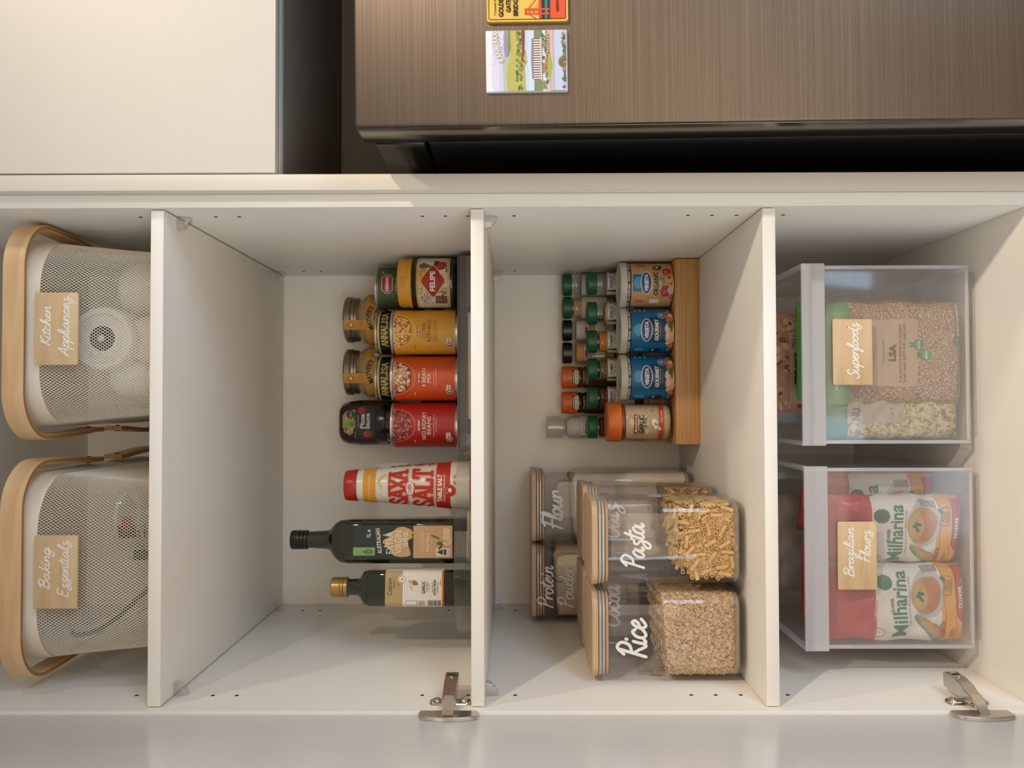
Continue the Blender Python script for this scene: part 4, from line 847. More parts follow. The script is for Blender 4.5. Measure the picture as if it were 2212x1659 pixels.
ca = canister(.0648, .0820, FW, FD, FH, 'clear canister of brown rice lettered Rice in the front row', [('Rice', 134, 49)], 19, -4)
cb = canister(.1855, .0820, FW, FD, FH, 'clear canister of pasta tubes lettered Pasta in the front row', [('Pasta', 136, 58)], 15, -4)
cc = canister(.0660, .2290, FW, FD, FH, 'clear canister lettered Cocoa just behind the rice canister', [('Cocoa', 152, 60)], 16, 4)
cd = canister(.1905, .2290, FW, FD, FH, 'clear canister lettered Oats just behind the pasta canister', [('Oats', 152, 50)], 16, 4)
ce = canister(.0690, .4110, .121, .146, .2775, 'tall clear canister of cream powder lettered Protein Powder by the back wall', [('Protein', 250-8, 70), ('Powder', 208, 68)], 13, -8)
cf = canister(.1952, .4110, .117, .146, .2775, 'tall clear canister of white flour lettered Flour by the back wall', [('Flour', 226, 62)], 17, -6)
fill(cc, FW, FD, .012, .104, noise_mat('cocoa', ['3c241a', '4d3024'], (90, 90, 90), .9), 'cocoa_powder')
fill(cd, FW, FD, .012, .072, noise_mat('muesli', ['4f3018', '8a5c34', 'b68a58', 'd6b98a'], (170, 170, 170), .8, detail=2, bump=.6, stops=[.34, .45, .54, .64]), 'oat_mix', .004)
fill(ce, .121, .146, .012, .236, noise_mat('protein', ['c9b391', 'd2bd9c'], (60, 60, 60), .9), 'protein_powder', .003)
fill(cf, .117, .146, .012, .205, noise_mat('flour', ['cfc6b8', 'd8d0c3'], (40, 40, 40), .9), 'flour', .003)
lathe('scoop', [(0, 0), (.015, .002), (.019, .022), (.0195, .024), (.018, .024), (.014, .004), (0, .003)], mat('2a1c18', .4), ce, 24, loc=(.012, -.045, .2375)).rotation_euler = (1.9, .3, .4)
box('scoop_handle', (-.030, -.058, .2385), (.004, -.047, .2445), mat('6b2f22', .4), ce, .002)

# rice: a heaped block with loose grains all over it
def grains(name, parent, w_, dp, z0, z1, n, m, L, rad, tilt):
    a, b = w_/2-.0016, dp/2-.0016; V = []; F = []
    fr = [(0, 1.0), (.5, .75), (-.5, .75)]
    g = np.random.default_rng(11)
    faces = [('f', (2*a)*(z1-z0)), ('r', 2*b*(z1-z0)), ('l', 2*b*(z1-z0)*.35), ('t', 4*a*b*.8)]; tot = sum(q for _, q in faces)
    base = np.array([(-.5, 0, 0)] + [(-.22, .5*cos(t), .5*sin(t)) for t in (0, pi/2, pi, 3*pi/2)] + [(.22, .5*cos(t), .5*sin(t)) for t in (0, pi/2, pi, 3*pi/2)] + [(.5, 0, 0)])
    tri = [(0, 2, 1), (0, 3, 2), (0, 4, 3), (0, 1, 4)] + [(1+i, 1+(i+1) % 4, 5+(i+1) % 4, 5+i) for i in range(4)] + [(9, 5, 6), (9, 6, 7), (9, 7, 8), (9, 8, 5)]
    for nm, ar in faces:
        for _ in range(int(n*ar/tot)):
            q = g.uniform(0, pi); off = g.uniform(0, .0009)
            if nm in 'frl':
                half = a if nm == 'f' else b; u = g.uniform(-half, half); top = z1 + (tilt*u/half if nm == 'f' else tilt*(1 if nm == 'r' else -1)); v = g.uniform(z0, top)
                rc = .017; e = max(0, abs(u)-(half-rc)); bow = rc-math.sqrt(max(0, rc*rc-e*e)); e2 = max(0, z0+.008-v); bow += e2*.6
                q = .9 + g.normal(0, .75)
                dv = np.array((cos(q), 0, sin(q))); nv = np.array((0, -1, 0)); sv = np.cross(nv, dv)
                c = np.array((u, -(b-bow-off), v)); R_ = np.stack((dv, sv, nv), 1)
                if nm != 'f':
                    s = 1 if nm == 'r' else -1; c = np.array((s*(a-bow-off), u*s, v)); M_ = np.array(((0, -s, 0), (s, 0, 0), (0, 0, 1))); dv = M_@dv; nv = M_@nv; sv = M_@sv; R_ = np.stack((dv, sv, nv), 1)
            else:
                u = g.uniform(-a+.004, a-.004); y = g.uniform(-b+.004, b-.004); c = np.array((u, y, z1+tilt*u/a+.0022*sin(u*310)+.0016*cos(y*270)))
                dv = np.array((cos(q), sin(q), g.uniform(-.3, .3))); dv /= np.linalg.norm(dv); nv = np.array((0, 0, 1)); sv = np.cross(nv, dv); R_ = np.stack((dv, sv, nv), 1)
            s = g.uniform(.85, 1.15); P = (base*np.array((L*s, rad*2*s, rad*1.5*s)))@R_.T + c; k = len(V)
            V += P.tolist(); F += [tuple(k+i for i in t) for t in tri]
    o = mesh(name, V, F, m, parent, smooth=True, sharp=3); o['kind'] = 'stuff'; return o
RICE = noise_mat('rice', ['b8966c', 'cfae84', 'dec198', 'e8d2b0'], (220, 220, 220), .5, detail=1, stops=[.3, .45, .58, .7])
fill(ca, FW, FD, .012, .108, noise_mat('rice_bed', ['b08c62', 'c4a278'], (200, 200, 200), .9), 'rice_bed', .004, .0030)
grains('rice_grains', ca, FW, FD, .013, .108, 13000, RICE, .0062, .00105, .004)

# pasta: short tubes against the clear wall, each its own; a packed core behind them
PASTA = noise_mat('pasta', ['d8ae62', 'e3bb76', 'ecc98a'], (60, 60, 60), .45, detail=2)
def tube_mesh():
    n = 9; R0, R1, L = .0028, .0019, .0082; V = []; F = []
    for z, rr in ((-L, R0), (L, R0), (L, R1), (-L, R1)): V += [(rr*cos(2*pi*i/n), rr*sin(2*pi*i/n), z) for i in range(n)]
    for j in range(4): F += [(j*n+i, j*n+(i+1) % n, ((j+1) % 4)*n+(i+1) % n, ((j+1) % 4)*n+i) for i in range(n)]
    return V, F
TV, TF = tube_mesh()
me0 = bpy.data.meshes.new('pasta_tube'); me0.from_pydata(TV, [], TF); me0.materials.append(PASTA); me0.polygons.foreach_set('use_smooth', [True]*len(TF)); me0.update(); me0.set_sharp_from_angle(angle=.8)
g = np.random.default_rng(4); a, b = FW/2-.0052, FD/2-.0052; cx, cy = .1855, .0820+FD/2
placed = []; core = []
def orient(c, dv): return Matrix.Translation(c) @ Vector(dv).to_track_quat('Z', 'Y').to_matrix().to_4x4()
def hits(c, dv, lim=.0055):
    for c2, d2_ in placed:
        if (c-c2).length > .024: continue
        for s in (-.8, -.27, .27, .8):
            p_ = c+dv*(s*.0082)
            t = max(-.0082, min(.0082, (p_-c2).dot(d2_))); q = c2+d2_*t
            if (p_-q).length < lim: return True
    return False
def level(u): return .080 + .006*u/a
for face, want in (('f', 160), ('r', 80), ('t', 45)):
    k = 0
    for _ in range(16000):
        if k >= want: break
        th = g.uniform(0, pi)
        if face == 'f':
            u = g.uniform(-a+.004, a-.004); z = g.uniform(.014, level(u)); dv = Vector((cos(th), g.normal(0, .12), sin(th))) if g.uniform() < .82 else Vector((g.normal(0, .35), 1, g.normal(0, .35)))
            dv.normalize(); y = -b+.0082*abs(dv.y)*.9+g.uniform(0, .0016); c = Vector((u, y, z))
        elif face == 'r':
            u = g.uniform(-b+.012, b-.004); z = g.uniform(.014, level(a)); dv = Vector((g.normal(0, .1), cos(th), sin(th))); dv.normalize(); c = Vector((a-g.uniform(0, .001)-.0082*abs(dv.x)*.9, u, z))
        else:
            u = g.uniform(-a+.008, a-.012); c = Vector((u, g.uniform(-b+.012, b-.008), level(u)+.004)); dv = Vector((cos(th), sin(th), g.normal(0, .2))); dv.normalize()
        h = .0082
        if abs(c.x)+h*abs(dv.x) > a+.0015 or abs(c.y)+h*abs(dv.y) > b+.0015 or c.z-h*abs(dv.z) < .0128: continue
        if hits(c, dv): continue
        placed.append((c.copy(), dv.copy())); k += 1
        o = bpy.data.objects.new('pasta_tube', me0); C.objects.link(o)
        o.matrix_world = Matrix.Translation((cx, cy, ZR)) @ orient(c, dv)
        tag(o, 'short golden pasta tube in the canister lettered Pasta', 'pasta', 'pasta tubes in the canister')
bm = bmesh.new()
for i in range(950):
    th = g.uniform(0, pi); ph = g.normal(0, .5); dv = Vector((cos(th)*cos(ph), sin(ph), sin(th)*cos(ph)))
    u = g.uniform(-a+.009, a-.009); c = Vector((u, g.uniform(-b+.009, b-.009) if i > 480 else -b+g.uniform(.0065, .010), g.uniform(.018, level(u)-.002)))
    M4 = orient(c, dv); vs = [bm.verts.new(M4 @ Vector(v)) for v in TV]
    for q in TF: bm.faces.new([vs[j] for j in q])
o = frombm('pasta_core', bm, PASTA, cb, True); o['kind'] = 'stuff'

# ------------------------------------------------------------------ top shelf: wire mesh baskets with wooden handles
CREAM = mat('efe5d4', .4)
def rrpath(hx, hy, rr, n=14):
    P = []
    for sx, sy, a0 in ((1, -1, -pi/2), (1, 1, 0), (-1, 1, pi/2), (-1, -1, pi)):
        for i in range(n): a = a0+pi/2*i/(n-1); P.append((sx*(hx-rr)+rr*cos(a), sy*(hy-rr)+rr*sin(a)))
    return np.array(P)
def resample(P, n):
    Q = np.vstack((P, P[:1])); d = np.r_[0, np.cumsum(np.hypot(*np.diff(Q, axis=0).T))]
    t = np.arange(n)/n*d[-1]; return np.stack((np.interp(t, d, Q[:, 0]), np.interp(t, d, Q[:, 1])), 1)
BH, BY0, BHY = .197, .034, .233
def bsec(z):
    t = z/BH; return (.1075+.018*t**1.3, BHY-.014*(1-t), .062+.010*t)
def mesh_wall():
    N, M = 322, 26; z0, z1 = .010, .157
    V = []; E = []
    for j in range(2*M+1):
        z = z0+(z1-z0)*j/(2*M); P = resample(rrpath(*bsec(z)), 2*N)
        V.append(np.c_[P, np.full(2*N, z)])
    V = np.array(V)                                            # rows, columns
    a = []; b = []
    for j in range(2*M):
        i = np.arange(j % 2, 2*N, 2)
        for s in (-1, 1): a.append(V[j, i]); b.append(V[j+1, (i+s) % (2*N)])
    a = np.concatenate(a); b = np.concatenate(b); t = b-a; t /= np.linalg.norm(t, axis=1)[:, None]
    nrm = np.c_[a[:, :2], np.zeros(len(a))]; nrm[:, 1] *= .25; nrm /= np.linalg.norm(nrm, axis=1)[:, None]
    s = np.cross(t, nrm); s /= np.linalg.norm(s, axis=1)[:, None]; nn = np.cross(s, t); w_ = .00052
    R = []
    for q in (a, b):
        R += [q+s*w_, q-s*w_*.5+nn*w_*.87, q-s*w_*.5-nn*w_*.87]
    VV = np.stack(R, 1).reshape(-1, 3); k = np.arange(len(a))[:, None]*6
    F = np.concatenate([k+np.array([[i, (i+1) % 3, 3+(i+1) % 3, 3+i]]) for i in range(3)])
    me = bpy.data.meshes.new('mesh_wall'); me.vertices.add(len(VV)); me.vertices.foreach_set('co', VV.ravel().astype('f4'))
    me.loops.add(F.size); me.loops.foreach_set('vertex_index', F.ravel().astype('i4')); me.polygons.add(len(F)); me.polygons.foreach_set('loop_start', np.arange(0, F.size, 4, dtype='i4'))
    me.materials.append(CREAM); me.update(calc_edges=True); return me
MW = mesh_wall()
def strip(name, P, h, th, parent, z):
    """bent plywood band: path in plan, height h, thickness th"""
    P = np.array(P); n = len(P); V = []; F = []; MI = []
    T = np.gradient(P, axis=0); T /= np.hypot(T[:, 0], T[:, 1])[:, None]; Nn = np.c_[T[:, 1], -T[:, 0]]
    ch = .0012
    ring = [(-th/2, ch), (-th/2+ch, 0), (th/2-ch, 0), (th/2, ch), (th/2, h-ch), (th/2-ch, h), (-th/2+ch, h), (-th/2, h-ch)]
    for p, q in zip(P, Nn): V += [(p[0]+q[0]*a, p[1]+q[1]*a, z+b) for a, b in ring]
    for i in range(n-1):
        for k in range(8): F.append((i*8+k, i*8+(k+1) % 8, (i+1)*8+(k+1) % 8, (i+1)*8+k)); MI.append(1 if k in (1, 5) else 0)
    F += [tuple(range(8)), tuple(range((n-1)*8+7, (n-1)*8-1, -1))]; MI += [1, 1]
    bm_ = mesh(name, V, F, [BEECH, PLY_EDGE], parent, mi=MI, smooth=True, sharp=.5)
    b2 = bmesh.new(); b2.from_mesh(bm_.data); bmesh.ops.recalc_face_normals(b2, faces=b2.faces); b2.to_mesh(bm_.data); b2.free(); return bm_
def basket(cx, lab):
    o = thing('mesh_basket', lab, 'basket', (cx, BY0+BHY, Z1+.0004), 0, 'mesh baskets on the top shelf')
    hx, hy, rr = bsec(0); loft('base_tray', [(.0, hx-.006, hy-.006, rr-.006), (.001, hx-.003, hy-.003, rr-.003), (.0105, bsec(.0105)[0]+.0004, bsec(.0105)[1]+.0004, bsec(.0105)[2])], CREAM, o, cap=(True, False), n=12)
    q = bpy.data.objects.new('mesh_wall', MW); C.objects.link(q); q.parent = o; q['kind'] = 'stuff'
    S_ = [(z, bsec(z)[0]+.0005, bsec(z)[1]+.0005, bsec(z)[2]) for z in (.1558, .158, .175, BH-.001)]
    top = bsec(BH); loft('steel_rim', S_ + [(BH+.0008, top[0]-.0005, top[1]-.0005, top[2]), (BH-.001, top[0]-.0018, top[1]-.0018, top[2]), (.1558, S_[0][1]-.0018, S_[0][2]-.0018, S_[0][3])], CREAM, o, cap=(False, False), n=16)
    A, yf, rc, th = .1385, -BHY-.0100, .060, .0072
    for s in (1, -1):
        P = [(-A+.0062, (-.026 if s > 0 else -.032))]+[(-A+.0062*q*q, y) for q, y in zip(np.linspace(1, 0, 8), np.linspace(-.05, yf+rc, 8))]
        P += [(-A+rc-rc*cos(a), yf+rc-rc*sin(a)) for a in np.linspace(0, pi/2, 14)[1:]] + [(x, yf) for x in np.linspace(-A+rc, A-rc, 8)[1:]]
        P += [(A-rc+rc*sin(a), yf+rc-rc*cos(a)) for a in np.linspace(0, pi/2, 14)[1:]] + [(A-.0062*q*q, y) for q, y in zip(np.linspace(0, 1, 8)[1:], np.linspace(yf+rc, -.05, 8)[1:])] + [(A-.0062, (-.026 if s > 0 else -.032))]
        h = strip('handle', [(x, y*s) for x, y in P], .0275, th, o, .1675)
        for sx in (-1, 1):
            r_ = lathe('rivet', [(0, -.0085), (.0030, -.0085), (.0030, .0004), (.0042, .0006), (.0036, .0014), (0, .0014)], mat('4a3a2a', .4, .6), h, 16)
            r_.rotation_euler = (0, sx*pi/2, 0); r_.location = (sx*(A-.0062+th/2), s*-.047, .181)
    return o
basket(.4655, 'cream wire mesh basket with wooden handles and a plaque lettered Kitchen Appliances')
basket(.1565, 'cream wire mesh basket with wooden handles and a plaque lettered Baking Essentials')
def plaque(lab, loc, lines, w_=.0905, h_=.0545, rx=0.):
    o = thing('name_plaque', lab, 'plaque', loc, 0, 'bamboo name plaques'); o.rotation_euler = (rx, 0, 0)
    b = loft('board', [(0, w_/2, h_/2, .0018), (.0030, w_/2, h_/2, .0018), (.0035, w_/2-.0006, h_/2-.0006, .0016)], TAG, o, n=4); b.rotation_euler = (pi/2, 0, 0)
    p = Pr()
    for t, v, xh, ww, u in lines: p.script(t, u, v, xh, 'f3efe9', 1, w=ww, wd=.25)
    p.build('lettering', o, plane_map(-.0035), du=None, base=.0002); return o
plaque('bamboo plaque lettered Kitchen Appliances on the right mesh basket', (.4655, .0295, 2.1800), [('Kitchen', 7, 6.2, 50, 3), ('Appliances', -16.5, 6.4, 74, 2)], .0915, .0550)
plaque('bamboo plaque lettered Baking Essentials on the left mesh basket', (.1600, .0295, 2.1775), [('Baking', 7.5, 6.2, 52, 4), ('Essentials', -16, 6.4, 70, 3)], .0915, .0545)

# things in the baskets
WP = mat('f0ebe2', .3); WP2 = mat('ddd7cb', .4)
ZB = Z1+.0018
def dome(name, lab, x, y, rr, h, m=WP, cat='appliance'):
    o = thing(name, lab, cat, (x, y, ZB), 0, 'kitchen gadgets in the basket')
    lathe('cup_body', [(0, 0), (rr*.86, 0), (rr*.92, .003), (rr, h*.45), (rr*.99, h*.72), (rr*.9, h*.87), (rr*.7, h*.95), (rr*.35, h*.99), (0, h)], m, o, 40)
    lathe('rim_band', [(rr*.985, h*.40), (rr*1.02, h*.41), (rr*1.02, h*.45), (rr*.985, h*.46)], WP2, o, 40, cap=False); return o
dome('blender_cup', 'large white blender cup in the right basket by the wall', .5290, .1620, .0420, .1040)
dome('whisk_cup', 'small white domed cup at the left front of the right basket', .4050, .1200, .0260, .1000)
dome('blender_cup', 'white plastic cup behind the small domed cup in the right basket', .3925, .1920, .0310, .0980, WP2)
o = thing('appliance_motor', 'white round appliance motor with a black hub in the right basket', 'appliance', (.4570, .1200, ZB), 0, 'kitchen gadgets in the basket')
loft('base_block', [(0, .034, .030, .012), (.002, .036, .032, .014), (.050, .032, .030, .014), (.062, .024, .028, .010)], WP2, o)
lathe('housing', [(0, .090), (.036, .090), (.041, .080), (.0425, .010), (.0415, .003), (.039, 0), (.0335, 0), (.0325, .004), (.026, .004), (.0255, .0015), (.0165, .0015)], WP, o, 48, loc=(0, -.045, .0930), axis='y', cap=False)
lathe('hub', [(.0162, .0040), (.0158, .0022), (.0145, .003), (.006, .0035), (.0055, -.001), (.004, -.0018), (0, -.0018)], BLACK, o, 32, loc=(0, -.045, .0930), axis='y', cap=False)
lathe('hub_pin', [(.0045, -.0018), (.004, -.0035), (0, -.0035)], WP2, o, 20, loc=(0, -.045, .0930), axis='y', cap=False)
o = thing('gadget_box', 'grey gadget with a red end standing at the left of the motor', 'appliance', (.4240, .2300, ZB), .1, 'kitchen gadgets in the basket')
box('body', (-.0160, -.012, 0), (.0140, .012, .112), mat('8f8a82', .4), o, .002); box('red_end', (-.0160, -.0125, .1122), (.0140, .0125, .1220), mat('9e2114', .4), o, .001)
o = thing('measuring_jug', 'clear measuring jug with black and red marks in the left basket', 'jug', (.2150, .1350, ZB+.0102), 0)
lathe('jug_wall', [(0, .0006), (.038, .0006), (.040, .003), (.043, .098), (.0445, .100), (.0425, .0995), (.039, .004), (0, .0035)], clear('jug_plastic', (.93, .93, .92), .06, gloss=.07), o, 48)
o.scale = (1, 1, .74)
loft('lid', [(.1004, .030, .030, .028), (.107, .030, .030, .028)], WP, o); loft('handle', [(.030, .007, .005, .003), (.085, .007, .005, .003)], BLACK, o, loc=(-.052, 0, 0))
p = Pr()
for i in range(6): p.rect(-26, 34+i*10, -12, 37+i*10, '15120f', 1)
p.rect(-24, 60, -6, 92, '15120f', 1); p.rect(-14, 66, 6, 84, '8f2018', 2); p.text('250', -10, 40, 6, '15120f', 2); p.build('scale_marks', o, cyl_map(lambda v: .040+.003*min(1, v/.098)+.0006))
tag(tube('power_cable', catmull([(.0490, .1700, 2.2280), (.0530, .1350, 2.2050), (.0660, .1120, 2.1650), (.0880, .0970, 2.1300), (.1150, .0930, 2.1000), (.1400, .1120, 2.0750), (.1520, .1500, 2.0610), (.1560, .2200, 2.0560)], 8), .0034, mat('141210', .4)), 'black power cable looping down inside the left mesh basket', 'cable')

# ------------------------------------------------------------------ bottom compartment: clear pull-out boxes with packets
ZF = .9723
BOXM = clear('frosted_box', (.975, .975, .98), .075, (.92, .91, .93), gloss=.045, edge=.5, rough=.1)
BOXE = clear('frosted_edge', (.96, .96, .97), .42, (.86, .86, .89), gloss=.07, edge=.5, rough=.15)
LIP = clear('frosted_lip', (.96, .96, .97), .52, (.90, .90, .93), gloss=.06, edge=.5, rough=.2)
def clear_box(cx, y0, lab):
    o = thing('clear_box', lab, 'storage box', (cx, y0, ZF), 0, 'clear boxes in the bottom compartment'); h, hw, D = .241, .1205, .330; t = .0022
    loft('foot_ring', [(0, hw-.007, D/2-.008, .006), (.013, hw-.007, D/2-.008, .006)], BOXM, o, cap=(True, False), n=4, loc=(0, D/2, 0))
    box('front_wall', (-hw, 0, .0132), (hw, t, h), BOXM, o, .0005)
    box('back_wall', (-hw, D-t, .0132), (hw, D, h), BOXM, o, .0005)
    for s in (-1, 1): box('side_wall', (s*hw, t+.0003, .0132), (s*(hw-t), D-t-.0003, h), BOXM, o, .0005)
    box('floor_plate', (-hw+t, t, .0132), (hw-t, D-t, .0154), BOXM, o, .0003)
    for s in (-1, 1):
        box('edge_rib', (s*(hw+.0006), -.0010, .0132), (s*(hw-.0042), .0044, h), BOXE, o, .0008)
        box('top_rib', (s*(hw+.0030), .004, h-.0070), (s*(hw-.0030), D, h), BOXE, o, .0008)
    box('bottom_rib', (-hw+.0045, -.0008, .0132), (hw-.0045, .003, .0180), BOXE, o, .0008)
    box('back_rib', (-hw+.003, D-.003, h-.006), (hw-.003, D+.002, h), BOXE, o, .0008)
    loft('pull_lip', [(-hw-.0030, .0155, .0006, .0006), (-hw-.0024, .0160, .0012, .001), (hw+.0024, .0160, .0012, .001), (hw+.0030, .0155, .0006, .0006)], LIP, o, n=3).matrix_local = Matrix.Translation((0, -.0030, h-.0158)) @ Matrix.Rotation(pi/2, 4, 'Y')
    return o
clear_box(.4355, .1150, 'clear box with a plaque lettered Superfoods at the right of the bottom compartment')
clear_box(.1610, .1120, 'clear box with a plaque lettered Brazilian Flours at the left of the bottom compartment')
plaque('bamboo plaque lettered Superfoods on the right clear box', (.4385, .1135, 1.1450), [('Superfoods', -7, 7.0, 74, 1)], .0890, .0530)
plaque('bamboo plaque lettered Brazilian Flours on the left clear box', (.1650, .1105, 1.1430), [('Brazilian', 5.5, 6.2, 66, 4), ('Flours', -16.5, 6.6, 42, 12)], .0905, .0520)

def bag(name, lab, cat, loc, rz, w_, h, d_, zones, pr, seed, m_side=None, gr=None, crump=.0016, top_th=.10, rough=.35, lean=0.):
    """filled packet: thick at the foot, pinched at the top; zones = [(from height, colour or material)]"""
    o = thing(name, lab, cat, loc, rz, gr); o.rotation_euler = (lean, 0, rz)
    g = np.random.default_rng(seed); ph = g.uniform(0, 6.3, 12); fq = g.uniform(50, 190, 12)
    def yf(u, v):
        t = v/h; e = max(0, 1-abs(2*u/w_)**5)**.5
        vv = min(1, ((1-t)/.42))**.75*(1-top_th)+top_th; bt = min(1, (v/.012+.15))**.5
        n = sum(sin(fq[i]*u+ph[i])*cos(fq[i+3]*v+ph[i+3]) for i in range(3))*crump + sin(fq[7]*(u+v)+ph[7])*crump*.8
        return -(d_/2)*(.10+.90*e)*vv*bt*(1) + n*e*min(1, v/.02)
    NU, NV = 22, 30; V = []; F = []; MI = []
    mats = [z[1] if not isinstance(z[1], str) else mat(z[1], rough) for z in zones]
    for s in (1, -1):
        for j in range(NV+1):
            for i in range(NU+1):
                u = w_*(i/NU-.5); v = h*j/NV; side = sin(v*fq[4]+ph[4])*.0012*min(1, v/.02)
                V.append((u+side*(2*u/w_), yf(u, v) if s > 0 else -yf(-u, v), v))
    K = (NU+1)*(NV+1)
    def zi(j):
        v = h*(j+.5)/NV; r_ = 0
        for k, z in enumerate(zones):
            if v >= z[0]: r_ = k
        return r_
    for s in (0, 1):
        for j in range(NV):
            for i in range(NU):
                a = s*K+j*(NU+1)+i; q = (a, a+1, a+NU+2, a+NU+1); F.append(q if s == 0 else q[::-1]); MI.append(zi(j))
    def stitch(A):
        for k in range(len(A)-1): F.append((A[k], A[k]+K, A[k+1]+K, A[k+1])); MI.append(zi(min(NV-1, (A[k] % K)//(NU+1))))
    stitch([i for i in range(NU, -1, -1)]); stitch([NV*(NU+1)+i for i in range(NU+1)])
    stitch([j*(NU+1) for j in range(NV+1)][::-1][::-1]); stitch([j*(NU+1)+NU for j in range(NV, -1, -1)])
    bm_ = mesh('packet', V, F, mats, o, mi=MI, smooth=True, sharp=1.0)
    b2 = bmesh.new(); b2.from_mesh(bm_.data); bmesh.ops.recalc_face_normals(b2, faces=b2.faces); b2.to_mesh(bm_.data); b2.free()
    if pr: pr.build('packet_print', bm_, lambda u, v, hh: (u+sin(v*fq[4]+ph[4])*.0012*min(1, v/.02)*(2*u/w_), yf(u, v)-hh, v), du=3, dv=4, base=.0005, step=.00015, clipu=w_*500-1, clipv=(1, h*1000-1))
    return o
SEED = noise_mat('seed_print', ['6f5844', '95785c', 'b79776', 'd4ba98'], (520, 520, 520), .6, detail=3, stops=[.34, .46, .56, .68])
OATM = noise_mat('oat_print', ['7d6c50', 'b3a077', 'c7b68c', 'd3c49c'], (150, 150, 150), .6, detail=4, stops=[.36, .46, .56, .68], dist=1.)
zb = ZF+.0162
p = Pr(); p.rect(-46, 62, 46, 152, 'b99f7f', 1)
p.poly([(-46, 92), (46, 92), (46, 66), (20, 63), (-20, 63), (-46, 66)], 'b99f7f', 1.4)
p.text('PUT ME IN YOUR RECYCLING BIN.', 0, 172-5, 3.6, 'd8d8c4', 3, w=100, bold=.02)
p.text('WHOLEFOODS MARKET', 2, 107, 3, '4a7a4c', 3, w=34); p.text('LSA', 0, 92, 9.5, '6d3a2a', 3, w=23, bold=.05)
p.text('A NUTRITIOUS BLEND OF LINSEEDS,', 0, 84, 3.6, '6d3a2a', 3, w=80, bold=.015); p.text('SUNFLOWER SEEDS AND ALMONDS.', 0, 78.5, 3.6, '6d3a2a', 3, w=80, bold=.015)
for a, b, t in ((11, 61, 'PROTEIN'), (-3, 51, 'FIBRE')):
    p.ell(a, b, 7.2, 7.2, '4d8a4c', 4, 24); p.text('SOURCE OF', a, b+2.4, 1.6, 'e6e2d0', 6, w=9); p.text(t, a, b-2, 3, 'e6e2d0', 6, w=11, bold=.03)
    for q in (-.5, .5): p.ell(a+q*4, b+9.6, 3, 1.4, '4d8a4c', 4, 12, 1.2 if q > 0 else 2.0)
p.rrect(14, 3, 66, 9, 1, 'b9b29a', 3); p.ell(16, 6, 6.5, 6.5, '4d8a4c', 4, 20); p.rect(-62, 2, -22, 6, '8ea183', 3)
bag('seed_meal_packet', 'front brown packet of seed meal with a green top lettered LSA', 'packet', (.4380, .1420, zb), .0, .140, .180, .036, [(0, SEED), (.150, '5f9656')], p, 3, crump=.0008, lean=-.02)
p = Pr(); p.rect(-40, 60, 40, 164, 'b99f7f', 1); p.text('PUT ME IN YOUR RECYCLING BIN', 0, 176, 4, '9fbf7c', 3, w=90)
bag('seed_packet', 'brown packet with a bright green top standing behind the front packet', 'packet', (.4460, .1900, zb), .0, .142, .207, .036, [(0, SEED), (.166, '3f8a1e')], p, 5, crump=.0014)
p = Pr(); p.rect(-8, 78, 52, 150, 'b3a48f', 1); p.text('NU', 4, 136, 10, '7a5a4a', 3, w=17, bold=.03); p.text('A V', 8, 92, 4, '7a5a4a', 3, w=11)
bag('flake_packet', 'pale flake packet with a dark green top leaning at the left of the right box', 'packet', (.3500, .1530, zb), 0, .058, .182, .030, [(0, OATM), (.150, '41785a')], p, 7, crump=.002)
p = Pr(); p.rect(-62, 60, 46, 204, 'c2a585', 6); p.text('macro', -8, 188, 13, '2e2620', 8, w=50, bold=.05); p.text('140 g e', 32, 196, 5, '2e2620', 8, w=20)
g = np.random.default_rng(2)
for i in range(90):
    a, b = g.uniform(-68, 68), g.uniform(170, 222); q = g.uniform(2.5, 7)
    p.ell(a, b, q, q*g.uniform(.4, .8), ('b07a5c', 'c99a7a', '8a4a34', 'd8b090', '6e3c2c')[i % 5], 2+i*.03, 12, g.uniform(0, 3))
bag('snack_packet', 'pinkish brown mushroom packet upright at the back of the right clear box', 'packet', (.4300, .2420, zb), 0, .150, .224, .040, [(0, '9a6a52'), (.06, 'b08064'), (.178, 'b5836a')], p, 9, crump=.001)

